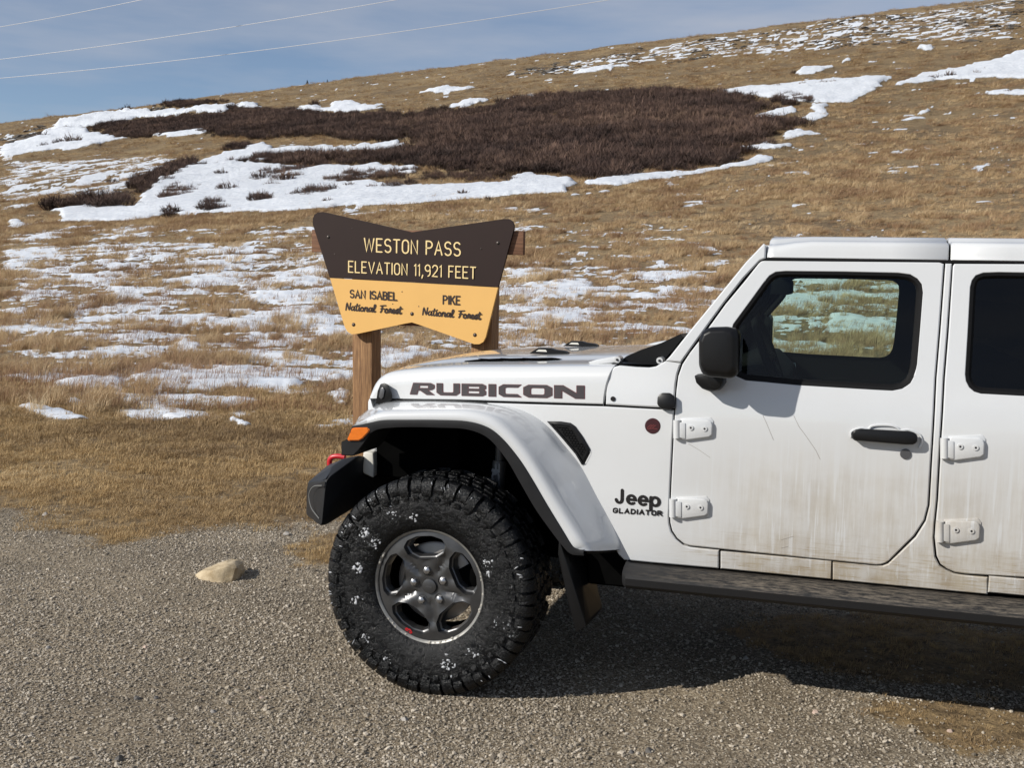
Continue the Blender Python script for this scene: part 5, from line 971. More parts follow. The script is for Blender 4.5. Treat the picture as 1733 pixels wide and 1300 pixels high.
# ---- bumper
E1t, E1b = V3(551.7, 812, -.90), V3(544, 890.5, -.90); Ft, Fb = V3(521, 816, -.76), V3(517.7, 872, -.76)
caps = [E1t, E1b, Ft, Fb, V3(519, 829, -.77), V3(537, 887, -.88), V3(581, 776.5, -.74), V3(608, 771, -.70), V3(553, 889, -.86), V3(592, 862, -.70), V3(598, 800, -.70), V3(562, 789, -.80)]
inn = [(Ft[0]-.06, -.45, Ft[2]+.02), (Fb[0]-.05, -.45, Fb[2]+.05), (-.38, -.45, Ft[2]+.06), (-.40, -.45, Fb[2]+.08)]
near(hull('bumper_end', caps+inn, DARKBUMP, truck, .020, 4, 30)); box('bumper_bar', (Ft[0]-.05, -.46, Fb[2]+.02), (-.42, .46, Ft[2]-.02), DARKBUMP, truck, .02, 3)
# worn edge line on the corner piece
ln = [S for S in (V3(545, 822, -.905), V3(530, 824, -.86), V3(523, 838, -.84), V3(527, 860, -.86), V3(540, 878, -.895))]
W_near = tube('scuff_line', [tuple(p) for p in catmull(ln, 5)], .0022, simple('scuffed_edge', (.16, .16, .155), .6), truck, 5); near(W_near)
th_ = [V3(a, b, -.42) for a, b in ((558, 790), (558, 780), (562.5, 774), (572, 772.5), (584, 774))]; near(tube('tow_hook', [tuple(p) for p in catmull(th_, 5)], .0125, RED, truck, 10))
wp_ = [V3(a, b, -.66) for a, b in ((615, 764), (632, 767), (633, 786), (632, 810), (614, 801), (613, 780))]; near(hull('fog_lamp_back', [(p[0], p[1], p[2]) for p in wp_]+[(p[0]-.02, p[1]+.10, p[2]) for p in wp_], WHITEPL, truck, .008, 3, 40))
# grille and lamps (face away from the photo)
gx = x_nose-.03
bm = bm_box(bmesh.new(), (gx-.01, -.60, .80), (gx+.06, .60, zseam(x_nose)-.004), .02, 2); bobj('grille_panel', bm, PAINT, truck, True, 40)
for i in range(7): y = -.30+.10*i; box('grille_slot', (gx-.055, y-.03, .90), (gx-.008, y+.03, 1.08), INNER, truck, .012, 2)
for s in (-1, 1):
    tube('headlamp', [(gx+.0, s*.44, 1.0), (gx-.030, s*.44, 1.0)], [.090, .082], LENS, truck, 28)
    box('grille_side_return', (gx+.02, s*.565-.035, .80), (.0, s*.565+.035, 1.10), INNER, truck, .01, 1)

# ---- step rail, mud flap
YR = -.90
top_in = [(side(1053, 947)[0], -.785), (2.74, -.785)]; xa, za = bp(1053, 952, YR); xb, zb2 = bp(1054, 981, YR); zt_ = bp(1400, 998, YR)[1]; zbm = bp(1431, 1031, YR)[1]
prof = [(-.70, bp(1400, 978, -.70)[1]), (-.772, bp(1400, 984, -.772)[1])]+[(y, bp(1400, q, y)[1]) for y, q in ((-.82, 989), (-.865, 999), (-.888, 1008), (-.892, 1014), (-.885, 1026), (-.868, 1031), (-.78, 1031), (-.70, 1025))]
rows = [[(x, y*(.98 if k in (0, 3) else 1), z+(.006 if k == 0 else 0)) for y, z in prof] for k, x in enumerate((xa-.004, xa+.012, 2.70, 2.715))]
st = grid_obj('step_rail', rows, STEP, truck); st.data.set_sharp_from_angle(angle=math.radians(28)); near(st)
near(obj('step_rail_end', rows[0], [tuple(range(len(prof)))], STEP, truck, False)); near(obj('step_rail_end', rows[-1], [tuple(range(len(prof)))], STEP, truck, False))
for a in (1112, 1245, 1440): x = bp(a, 1010, -.83)[0]; near(box('step_bracket', (x-.03, -.82, zbm-.025), (x+.03, -.60, zbm+.03), INNER, truck, .008, 1))
MF = [(946, 911), (967, 931), (985, 985), (1000, 1046), (992, 1060), (975, 1071), (961, 1019), (944, 938)]
box('shadow_blocker', (.60, -.74, .46), (.86, -.40, .63), INNER, truck, .01, 1)  # added box, fills a bright gap in the truck's ground shadow
mf = [V3(a, b, -.86 if i not in (1, 2, 3) else -.80) for i, (a, b) in enumerate(MF)]; near(hull('mud_flap', mf+[(p[0]+.012, p[1]+.16, p[2]) for p in mf], BLACK, truck, .004, 2))

# ---- fender vent, badge, lettering
VENT = [(928, 714), (950, 714.5), (966, 717), (973, 722), (986, 740), (997.5, 760), (998, 766), (988.5, 784.5), (985.5, 785.5), (975, 768), (955, 744), (940, 727)]
vl = [side(a, b) for a, b in VENT]; panel('fender_vent', VENT, BLACK, off=.006, edge=.005, drop=.004, thick=.02, cx=.3, cz=.3); ring('vent_rim', offset_loop(vl, .003), offset_loop(vl, -.007), TRIM, o0=.004, o1=.013)
bm = bmesh.new(); xs_ = [p[0] for p in vl]; zs_ = [p[1] for p in vl]; ilo = np.array(offset_loop(vl, -.014)); k = 0
for zz in np.arange(min(zs_), max(zs_), .010):
    k += 1
    for xx in np.arange(min(xs_)+(.006 if k % 2 else 0), max(xs_), .0125):
        if sdist(np.array([xx]), np.array([zz]), ilo)[0] > .002:
            w = wb(xx, zz)+.0065; v = [bm.verts.new((xx+a, -w-(.004 if j else 0), zz+b)) for j, (a, b) in enumerate(((0, 0), (-.005, 0), (0, .004), (.005, 0), (0, -.004)))]
            for j in range(1, 5): bm.faces.new((v[0], v[j], v[1+j % 4]))
near(bobj('vent_mesh', bm, BLACK, truck, False))
def disc(name, px, py, r, mat, off, thick, parent=None, wf=wb):
    x, z = side(px, py, wf); y = -wf(x, z); bm = bmesh.new(); R = []
    for rad, yy in ((1, 0), (1, -thick*.7), (.93, -thick), (.0001, -thick)): R.append([bm.verts.new((x+r*rad*math.cos(q*math.pi/14), y-off+yy, z+r*rad*math.sin(q*math.pi/14))) for q in range(28)])
    for a, b in zip(R, R[1:]):
        for q in range(28): bm.faces.new((a[q], a[(q+1) % 28], b[(q+1) % 28], b[q]))
    return bobj(name, bm, mat, parent or truck, True, 35), (x, y, z)
bd, bc = disc('round_trail_badge', 1104.7, 721, .030, PLUM, -.001, .005); near(bd); GRIT = simple('badge_relief', (.20, .05, .05), .4, .3)
bm = bmesh.new()
for k, (s0, s1) in enumerate((((-.020, -.008), (-.004, .004)), ((-.010, -.008), (.006, .005)), ((.0, -.008), (.014, .004)), ((-.018, -.012), (.018, -.010)))): ribbon(bm, [s0, ((s0[0]+s1[0])/2, (s0[1]+s1[1])/2+.002), s1], .003, lambda a, b, kk: (bc[0]+a, bc[1]-.0056-.0002*kk, bc[2]+b), k)
near(bobj('badge_ridge_mark', bm, GRIT, bd, False)) if False else bobj('badge_ridge_mark', bm, GRIT, bd, False)
def quad_map(q, wf, off):
    """q: bottom-left, bottom-right, top-left, top-right photo points -> points on the body side"""
    c = [side(a, b, wf) for a, b in q]
    def fn(u, v, k):
        x = (c[0][0]*(1-u)+c[1][0]*u)*(1-v)+(c[2][0]*(1-u)+c[3][0]*u)*v; z = (c[0][1]*(1-u)+c[1][1]*u)*(1-v)+(c[2][1]*(1-u)+c[3][1]*u)*v; return (x, -wf(x, z)-off-.0002*k, z)
    return fn
lettering('maker_lettering', 'Jeep', quad_map([(1043, 851), (1116, 857.5), (1043.5, 829), (1116.5, 834)], wb, .0012), .205, .18, BADGE, truck, wide=1.0)
lettering('model_lettering', 'GLADIATOR', quad_map([(1038, 867.5), (1120, 872.5), (1038.5, 860.5), (1120.5, 865.5)], wb, .0012), .36, .26, BADGE, truck, wide=2.1)
RUB = [('R', 547, 675, [[(0, 0), (.14, 1), (.86, 1), (1, .86), (1, .58), (.9, .44), (.74, .40), (1.0, 0), (.68, 0), (.42, .36), (.33, .36), (.28, 0)], [(.36, .56), (.40, .80), (.73, .80), (.76, .76), (.76, .60), (.72, .56)]]),
 ('U', 683, 802, [[(0, 1), (0, .22), (.16, 0), (.84, 0), (1, .22), (1, 1), (.74, 1), (.74, .28), (.68, .22), (.32, .22), (.26, .28), (.26, 1)]]),
 ('B', 808, 930, [[(0, 0), (0, 1), (.86, 1), (1, .87), (1, .63), (.92, .53), (1, .42), (1, .14), (.86, 0)], [(.26, .60), (.26, .80), (.71, .80), (.74, .77), (.74, .63), (.71, .60)], [(.26, .2), (.26, .42), (.71, .42), (.74, .39), (.74, .23), (.71, .2)]]),
 ('I', 939, 978, [[(0, 0), (0, 1), (1, 1), (1, 0)]]),
 ('C', 988, 1098, [[(1, 1), (.2, 1), (0, .8), (0, .2), (.2, 0), (1, 0), (.84, .22), (.34, .22), (.27, .30), (.27, .70), (.34, .78), (.84, .78)]]),
 ('O', 1104, 1240, [[(.18, 1), (.82, 1), (1, .8), (1, .2), (.82, 0), (.18, 0), (0, .2), (0, .8)], [(.30, .78), (.25, .70), (.25, .30), (.30, .22), (.70, .22), (.75, .30), (.75, .70), (.70, .78)]]),
 ('N', 1246, 1386, [[(0, 0), (0, 1), (.3, 1), (.75, .40), (.75, 1), (1, 1), (1, 0), (.7, 0), (.25, .60), (.25, 0)]])]
rubmap = quad_map([(693.5, 667.2), (990, 674.8), (693.5, 648), (990, 653)], wh, .0025); bm = bmesh.new(); bo = bmesh.new()
for ch, x0, x1_, loops in RUB:
    es = []
    for lp in loops:
        pts = [((x0+2.5+(x1_-x0-5)*a-547)/(1386-547), b) for a, b in lp]; vs = [bm.verts.new(rubmap(u, v, 0)) for u, v in pts]; es += [bm.edges.new((vs[i], vs[(i+1) % len(vs)])) for i in range(len(vs))]
        pp = [np.array(p)*np.array([11.0, 1.0]) for p in pts]; lo = offset_loop(pp, .0); 
        for i in range(len(pp)): ribbon(bo, [pp[i], pp[(i+1) % len(pp)]], .05, lambda a, b, kk: tuple(np.array(rubmap(a/11, b, 0))+np.array([0, .0004+.00003*kk, 0])), i)
    bmesh.ops.triangle_fill(bm, edges=es, use_beauty=True, normal=(0, -1, 0))
o = bobj('bonnet_lettering', bm, DECAL, truck, False); o['label'] = 'charcoal decal reading "RUBICON" with thin dark red outline'; bobj('lettering_outline', bo, simple('dark_red_film', (.16, .02, .025), .45), o, False)

# ---- small hardware
disc('antenna_plug', 1037.5, 675, .0095, BADGE, 0, .006)[0]
near(hull('mirror_wire_cap', [S3(a, b, wb, d) for a, b in ((1113, 671), (1120, 665), (1134, 665), (1142, 671), (1142, 690), (1132, 694), (1118, 692), (1112, 684)) for d in (0, .028)], BLACK, truck, .005, 2))
lt = [S3(a, b, wh, d) for a, b in ((636, 684), (639, 662), (644, 650), (651, 648), (658, 652), (660, 661), (664, 668), (663, 678), (652, 683)) for d in (.0, .03)]; latch = near(hull('bonnet_latch', lt, BLACK, truck, .006, 2)); 
lt2 = [S3(a, b, wh, d) for a, b in ((641, 672), (644, 657), (648, 655), (651, 660), (649, 672), (645, 676)) for d in (.028, .036)]; hull('latch_handle', lt2, GREYSH, latch, .003, 2)
HG = [(345, 152), (358, 163), (395, 170), (460, 165), (474, 172), (478, 186), (476, 224), (464, 232), (402, 226), (376, 244), (356, 240), (347, 205)]
def hinge(dx, dy, sc=1.0):
    T = lambda a, b: (1000+((a-330)*sc+330+dx)/2.322, 640+((b-148)*sc+148+dy)/2.322)
    base = [(352, 158), (470, 154), (482, 168), (482, 232), (470, 240), (352, 236)]
    o = near(hull('door_hinge', [S3(*T(a, b), wb, d) for a, b in base for d in (-.004, .004)], PAINT, truck, .003, 2))
    hull('hinge_strap', [S3(*T(a, b), wb, d) for a, b in HG[1:] for d in (.003, .016)], PAINT, o, .005, 3); a0 = S3(*T(338, 165), wb, .012); a1 = S3(*T(338, 236), wb, .012); tube('hinge_knuckle', [a0, a1], .014, PAINT, o, 14)
    hull('hinge_arm', [S3(*T(a, b), wb, d) for a, b in ((338, 172), (338, 232), (372, 176), (372, 240)) for d in (.006, .02)], PAINT, o, .004, 2)
    for (a, b) in ((393, 195), (447, 199)):
        p = S3(*T(a, b), wb, .016); k = tube('hinge_bolt', [(p[0], p[1]+.004, p[2]), (p[0], p[1]-.004, p[2])], .0095, PAINT, o, 14); tube('bolt_socket', [(p[0], p[1]-.003, p[2]), (p[0], p[1]-.0046, p[2])], .004, BADGE, o, 8)
hinge(0, 0); hinge(-16, 310); hinge(1050, 68, 1.13); hinge(1033, 396, 1.13)
HD = [(1026, 215), (1036, 203), (1060, 199), (1090, 210), (1200, 218), (1235, 208), (1268, 212), (1284, 226), (1284, 250), (1270, 262), (1235, 262), (1110, 250), (1045, 246), (1028, 236)]
T = lambda a, b: (1000+a/2.322, 640+b/2.322)
hd = near(hull('door_handle', [S3(*T(a, b), wb, d) for a, b in HD for d in (.018, .042)], BLACK, truck, .008, 3)); 
for a, b in ((1045, 225), (1258, 238)): p = S3(*T(a, b), wb, 0); tube('handle_mount', [(p[0], p[1]+.01, p[2]), (p[0], p[1]-.03, p[2])], .017, BLACK, hd, 12)
cup = [S3(*T(a, b), wb, .004) for a, b in ((1022, 232), (1024, 210), (1060, 196), (1090, 200), (1102, 190), (1130, 185), (1175, 186), (1202, 194), (1216, 206), (1250, 204), (1290, 222), (1300, 250), (1290, 275))]
near(tube('handle_cup_rim', [tuple(p) for p in catmull(cup, 4)], .0045, PAINT, truck, 6))
lk, lc = disc('door_lock', 1000+1236/2.322, 640+298/2.322, .0185, GREYSH, 0, .006); near(lk)
SCR = simple('dried_water_trail', (.26, .23, .20), .7)
for tr in (((1291, 703), (1297, 716), (1304, 733), (1309, 745)), ((1343, 703), (1352, 722), (1366, 741), (1381, 763), (1388, 778)), ((1165, 751), (1185, 763), (1202, 775)), ((1322, 914), (1336, 910), (1343, 908)), ((1322, 928), (1334, 925))): tube('water_trail', [S3(a, b, wb, .0004) for a, b in tr], .0007, SCR, truck, 5)
# ---- door mirror
mo = [(1184, 575), (1190, 560), (1203, 553.5), (1232, 552.5), (1248, 556), (1252, 566), (1251.5, 628), (1247, 636), (1238, 640), (1200, 637), (1189, 631), (1184, 618)]
ym = -.935
outer = [V3(a, b, ym) for a, b in mo]; c = np.mean(outer, axis=0)
outp = [tuple(c+(np.array(p)-c)*.80+np.array([-.004, -.050, .004])) for p in outer]; mid = [tuple(np.array(p)+np.array([.0, -.028, 0])) for p in outer]; inner = [tuple(c+(np.array(p)-c)*.93+np.array([.0, .095, 0])) for p in outer]
mh = near(hull('door_mirror', outp+mid+outer+inner, BLACK, truck, .012, 3, 40)); g = [tuple(np.array(p)) for p in outer]; gxm = max(p[0] for p in outer)+.001
obj('mirror_glass', [(gxm, y, z) for y, z in ((ym-.02, c[2]-.07), (ym+.08, c[2]-.07), (ym+.08, c[2]+.07), (ym-.02, c[2]+.07))], [(0, 1, 2, 3)], MIRROR, mh, False)
ar = [V3(a, b, -.86) for a, b in ((1175, 636), (1200, 634), (1224, 636), (1226, 650), (1218, 661), (1204, 664), (1188, 658), (1178, 648))]; near(hull('mirror_foot', ar+[(p[0], -.775, p[2]) for p in ar]+[(p[0]*.5+c[0]*.5, -.88, p[2]+.01) for p in ar], BLACK, truck, .010, 3, 40))

# ---- cabin
xd = side(1180, 620)[0]
dz = side(1300, 640)[1]
hull('dashboard', [(xd-.10, y, dz-.02) for y in (-.70, .70)]+[(xd+.22, y, dz+.03) for y in (-.70, .70)]+[(xd+.30, y, dz-.05) for y in (-.70, .70)]+[(xd+.26, y, .75) for y in (-.70, .70)]+[(xd-.1, y, .75) for y in (-.70, .70)], CABIN, truck, .02, 3)
# steering wheel seen edge-on above the sill
sc_ = np.array(V3(1303, 606, -.37)); ax = Vector((.93, 0, .36)).normalized(); u_ = Vector((0, 1, 0)); v_ = ax.cross(u_); pts = [Vector(sc_)+u_*math.cos(t)*.19+v_*math.sin(t)*.19 for t in np.linspace(0, 2*math.pi, 33)]
sw = tube('steering_wheel', [tuple(p) for p in pts], .016, CABIN, truck, 10); tube('steering_hub', [tuple(Vector(sc_)+ax*.0), tuple(Vector(sc_)-ax*.10)], [.06, .05], CABIN, sw, 16)
for q in (0, math.pi, -math.pi/2): e_ = Vector(sc_)+(u_*math.cos(q)+v_*math.sin(q))*.185; tube('wheel_spoke', [tuple(sc_), tuple(e_)], .014, CABIN, sw, 8)
tube('steering_column', [tuple(Vector(sc_)-ax*.06), tuple(Vector(sc_)-ax*.40)], .05, CABIN, truck, 12)
rm = [V3(a, b, -.02) for a, b in ((1304, 474), (1338, 473), (1341, 478), (1340, 497), (1334, 499), (1306, 498))]; rv = hull('rear_view_mirror', [(p[0], -.12, p[2]) for p in rm]+[(p[0], .12, p[2]) for p in rm], CABIN, truck, .006, 2); tube('mirror_stem', [(rm[0][0]+.02, 0, rm[0][2]), (rm[0][0]-.06, 0, rm[0][2]+.05)], .008, CABIN, rv, 8)
gh = [V3(a, b, -.62) for a, b in ((1258, 549), (1290, 513), (1297, 500), (1300, 480))]; near(tube('grab_handle', [tuple(p) for p in catmull(gh, 5)], .013, CABIN, truck, 8))
near(tube('pillar_trim', [(bx_+.07, -.70, bz_), (tx_+.06, -.63, tz_-.02)], .035, CABIN, truck, 8))
for xx in (1.95, 2.62): near(tube('sport_bar', [(xx+.02, -.69, .7), (xx+.01, -.69, 1.30), (xx, -.60, zg-.05), (xx, 0, zg-.04)], .036, CABIN, truck, 10))
for sy in (-.37, .37):
    for sx0 in (1.76, 2.42):
        hull('seat', [(sx0+a, sy+b, c_) for a in (-.22, .26) for b in (-.24, .24) for c_ in (.72, .92)], CABIN, truck, .05, 3); sb = hull('seat_back', [(sx0+.22+a+(z_-.9)*.25, sy+b, z_) for a in (-.05, .08) for b in (-.23, .23) for z_ in (.90, 1.42)], CABIN, truck, .045, 3); hull('headrest', [(sx0+.36+a, sy+b, z_) for a in (-.04, .05) for b in (-.12, .12) for z_ in (1.45, 1.62)], CABIN, sb, .03, 3)
box('centre_console', (1.2, -.12, .7), (1.95, .12, .98), CABIN, truck, .03, 3)
box('cabin_rear_panel', (2.72, -.74, .62), (2.75, .74, 1.28), CABIN, truck, .005, 1)
# chrome pull inside the far door, seen across the cabin
pq = [V3(a, b, .70) for a, b in ((1319, 615), (1346, 615), (1347, 637), (1322, 638))]; fb = [tuple(p) for p in pq]
fp = near_pull = tube('inside_door_pull', [tuple(np.array(pq[0])), tuple(np.array(pq[1])), tuple(np.array(pq[2])), tuple(np.array(pq[3])), tuple(np.array(pq[0]))], .005, CHROME, truck, 8)

# ---- wheels
def tyre_mesh():
    prof = [(.222, -.104), (.236, -.128), (.262, -.142), (.300, -.151), (.345, -.153), (.385, -.149), (.412, -.140), (.424, -.124), (.428, -.07), (.429, 0)]; prof = prof+[(r, -y) for r, y in prof[-2::-1]]
    N = 96; bm = bmesh.new(); R = []
    for k in range(N):
        a = 2*math.pi*k/N; R.append([bm.verts.new((r*math.cos(a), y, r*math.sin(a))) for r, y in prof])
    for k in range(N):
        for i in range(len(prof)-1): bm.faces.new((R[k][i], R[k][i+1], R[(k+1) % N][i+1], R[(k+1) % N][i]))
    def prism(poly, a0, a1, sk=0.0, tap=.82):
        n = len(poly); rc = sum(p[0] for p in poly)/n
        A, B = [], []
        for (r, y) in poly:
            sh = sk*(y+.13)*10; t = 1.0 if r < .432 else tap; m = (a0+a1)/2; h = (a1-a0)/2
            A.append(bm.verts.new((r*math.cos(m-h*t+sh), y, r*math.sin(m-h*t+sh)))); B.append(bm.verts.new((r*math.cos(m+h*t+sh), y, r*math.sin(m+h*t+sh))))
        bm.faces.new(A); bm.faces.new(B[::-1])
        for i in range(n): bm.faces.new((A[i], B[i], B[(i+1) % n], A[(i+1) % n]))
    M = 52; st = 2*math.pi/M; rr = random.Random(5)
    for k in range(M):
        a = k*st
        for s in (-1, 1):
            lo = (.372 if k % 2 else .388); P = [(.425, s*.098), (.445, s*.100), (.4435, s*.128), (.432, s*.146), (.412, s*.1575), (lo+.012, s*.1575), (lo, s*.1535), (lo+.006, s*.145), (.412, s*.138)]
            prism(P, a-(.44 if k % 3 else .36)*st, a+(.44 if k % 2 else .40)*st, .020*s*(1 if k % 2 else -.5), .95)
            # sidewall scallops
            prism([(.352, s*.1515), (.365, s*.1575), (.372, s*.1575), (.374, s*.149)], a-.18*st, a+.30*st, 0, 1)
            P = [(.428, s*.050), (.4445, s*.051), (.4445, s*.090), (.428, s*.092)]; prism(P, a+.12*st, a+.86*st, .045*s*(1 if k % 2 else -.4), .9)
        P = [(.428, -.040), (.445, -.038), (.445, -.004), (.428, -.002)]; prism(P, a-.05*st, a+.72*st, .06, .9); P = [(.428, .004), (.445, .006), (.445, .040), (.428, .042)]; prism(P, a+.40*st, a+1.16*st, -.06, .9)
    # raised ring on the sidewall
    for v in bm.verts:
        if v.co.z < -.436: v.co.z = -.436-(v.co.z+.436)*-.15
    bmesh.ops.recalc_face_normals(bm, faces=bm.faces); me = bpy.data.meshes.new('tyre'); bm.to_mesh(me); bm.free(); me.materials.append(TYRE); me.shade_smooth(); me.set_sharp_from_angle(angle=math.radians(32)); return me
def ringloft(bm, rings):
    n = len(rings[0]); V = [[bm.verts.new(p) for p in r] for r in rings]
    for a, b in zip(V, V[1:]):
        for q in range(n): bm.faces.new((a[q], a[(q+1) % n], b[(q+1) % n], b[q]))
RR = .2285
WPOLY = [(.80, -27), (.865, -20), (.885, -8), (.885, 8), (.865, 20), (.80, 27), (.66, 27), (.535, 17), (.515, 8), (.515, -8), (.535, -17), (.66, -27)]
def wpts(ac, scl, y):
    c = np.array([.705, 0]); out = []
    for r, a in WPOLY:
        p = np.array([r*math.cos(math.radians(a)), r*math.sin(math.radians(a))]); p = c+(p-c)*scl; r2 = min(np.hypot(*p), .93); a2 = math.atan2(p[1], p[0])+math.radians(ac); out.append((r2*RR*math.cos(a2), y, r2*RR*math.sin(a2)))
    return out
def round3(P, n=3):
    Q = [np.array(p) for p in P]; out = []
    for i in range(len(Q)):
        a, b, c = Q[i-1], Q[i], Q[(i+1) % len(Q)]; p = b+(a-b)*.16; q = b+(c-b)*.16
        for k in range(n+1): t = k/n; out.append(tuple((1-t)**2*p+2*t*(1-t)*b+t*t*q))
    return out
ANG = [97, 169, 241, 313, 25]
def face_y(r): return -.106-.016*math.sin(math.pi*min(1, r/RR)**1.3)-.006*(r/RR)**4
def rim_mesh():
    bm = bmesh.new(); es = []
    out = [(RR*.985*math.cos(2*math.pi*k/90), 0, RR*.985*math.sin(2*math.pi*k/90)) for k in range(90)]; loops = [out]+[[(p[0], 0, p[2]) for p in round3(wpts(a, 1.12, 0))] for a in ANG]
    for lp in loops: vs = [bm.verts.new(p) for p in lp]; es += [bm.edges.new((vs[i], vs[(i+1) % len(vs)])) for i in range(len(vs))]
    bmesh.ops.triangle_fill(bm, edges=es, use_beauty=True, normal=(0, -1, 0))
    for t in np.arange(-.225, .23, .0115):
        bmesh.ops.bisect_plane(bm, geom=bm.verts[:]+bm.edges[:]+bm.faces[:], plane_co=(t, 0, 0), plane_no=(1, 0, 0)); bmesh.ops.bisect_plane(bm, geom=bm.verts[:]+bm.edges[:]+bm.faces[:], plane_co=(0, 0, t), plane_no=(0, 0, 1))
    for v in bm.verts:
        r = math.hypot(v.co.x, v.co.z); a = math.degrees(math.atan2(v.co.z, v.co.x)); da = min(abs((a-(q+36)+180) % 360-180) for q in ANG)
        v.co.y = face_y(r)+.013*math.exp(-(da/7.5)**2)*float(sstep(.045, .075, np.array(r))*(1-sstep(.13, .185, np.array(r))))+.006*math.exp(-((da-36)/10)**2)*float(sstep(.085, .10, np.array(r))*(1-sstep(.11, .125, np.array(r))))
    for f in bm.faces:
        if f.normal.y > 0: f.normal_flip()
    for a in ANG:   # stepped windows
        A = round3(wpts(a, 1.12, 0)); A = [(p[0], face_y(math.hypot(p[0], p[2])), p[2]) for p in A]
        ringloft(bm, [A, [(p[0], p[1]+.018, p[2]) for p in round3(wpts(a, 1.05, -.118))], [(p[0], p[1]+.021, p[2]) for p in round3(wpts(a, .96, -.118))], [(p[0], p[1]+.030, p[2]) for p in round3(wpts(a, .93, -.118))], [(p[0], p[1]+.060, p[2]) for p in round3(wpts(a, .90, -.118))]])
    me = bpy.data.meshes.new('rim_face'); bm.to_mesh(me); bm.free(); me.materials.append(RIM); me.shade_smooth(); me.set_sharp_from_angle(angle=math.radians(38)); return me
def revolve(name, prof, mat, n=72):
    bm = bmesh.new(); R = []
    for k in range(n): a = 2*math.pi*k/n; R.append([bm.verts.new((r*math.cos(a), y, r*math.sin(a))) for r, y in prof])
    for k in range(n):
        for i in range(len(prof)-1): bm.faces.new((R[k][i], R[k][i+1], R[(k+1) % n][i+1], R[(k+1) % n][i]))
    bmesh.ops.recalc_face_normals(bm, faces=bm.faces); me = bpy.data.meshes.new(name); bm.to_mesh(me); bm.free(); me.materials.append(mat); me.shade_smooth(); me.set_sharp_from_angle(angle=math.radians(40)); return me
TM, RMH = tyre_mesh(), rim_mesh()
BARREL = revolve('wheel', [(.215, -.10), (.205, -.08), (.200, .0), (.205, .09), (.225, .11)], INNER); LIPM = revolve('rim_lip', [(RR*.975, -.116), (RR*.99, -.121), (RR*1.02, -.124), (RR*1.045, -.120), (RR*1.05, -.108)], LIP); DISCM = revolve('brake_disc', [(.07, -.02), (.07, -.045), (.155, -.045), (.165, -.04), (.165, -.01), (.07, -.01)], STEEL)
CAPM = revolve('centre_cap', [(.0001, -.122), (.020, -.1215), (.029, -.119), (.031, -.112), (.032, -.10)], RIM, 36); HUBM = revolve('hub', [(.0001, -.05), (.06, -.05), (.065, .0), (.05, .1)], INNER, 24)
bm = bmesh.new(); ringloft(bm, [[(r*math.cos(q*math.pi/3), y, r*math.sin(q*math.pi/3)) for q in range(6)] for r, y in ((.0165, .0), (.0165, -.020), (.0145, -.028), (.006, -.0325), (.0002, -.033))]); NUTM = bpy.data.meshes.new('lug_nut'); bmesh.ops.recalc_face_normals(bm, faces=bm.faces); bm.to_mesh(NUTM); bm.free(); NUTM.materials.append(NUT); NUTM.shade_smooth(); NUTM.set_sharp_from_angle(angle=math.radians(40)); WELL = revolve('nut_well', [(.0225, -.1145), (.0215, -.1130), (.0205, -.104), (.0001, -.104)], INNER, 20)
def wheel(x, y, flip, steer=0.0, spin=0.0, full=True):
    w = link(bpy.data.objects.new('wheel', BARREL), truck); w.location = (x, y, .440); w.rotation_euler = (0, 0, steer+(math.pi if flip else 0))
    for nm, m_ in (('tyre', TM), ('rim_face', RMH), ('rim_lip', LIPM), ('brake_disc', DISCM), ('centre_cap', CAPM), ('hub', HUBM)): link(bpy.data.objects.new(nm, m_), w)
    if full:
        for a in ANG:
            o = link(bpy.data.objects.new('lug_nut', NUTM), w); rad = .0665; o.location = (rad*math.cos(math.radians(a+1)), -.098, rad*math.sin(math.radians(a+1))); o2 = link(bpy.data.objects.new('nut_well', WELL), w); o2.location = (o.location.x, 0, o.location.z)
    return w
w0 = wheel(0, -.815, False, -.012); wheel(0, .815, True, -.012, 0, False); wheel(3.487, -.815, False, 0, 0, True); wheel(3.487, .815, True, 0, 0, False)
# caliper behind the spokes, red mark on the rim, packed snow on the front tyre
hull('brake_caliper', [(r*math.cos(math.radians(a)), y, r*math.sin(math.radians(a))) for r in (.10, .185) for a in (-8, 12, 32) for y in (-.062, .0)], INNER, w0, .008, 2)
bm = bmesh.new()
for k, s_ in enumerate(([(-.016, .0), (-.012, .006), (-.004, .004), (.002, .007), (.010, .003), (.015, -.002)], [(-.013, -.003), (-.004, -.002)], [(.004, -.003), (.012, -.006)])):
    ca = math.radians(246); ribbon(bm, s_, .0045, lambda a, b, kk: (RR*.925*math.cos(ca)+a*.93+b*.35, face_y(RR*.92)-.0016-.0002*kk, RR*.925*math.sin(ca)-a*.35+b*.93), k)
bobj('red_rim_mark', bm, RED, w0, False)
lettering('cap_lettering', 'Jeep', lambda u, v, k: (-.013+.026*u, -.1226-.0001*k, -.003+.009*v), .2, .12, GREYSH, w0)
bm = bmesh.new(); rs = random.Random(9)
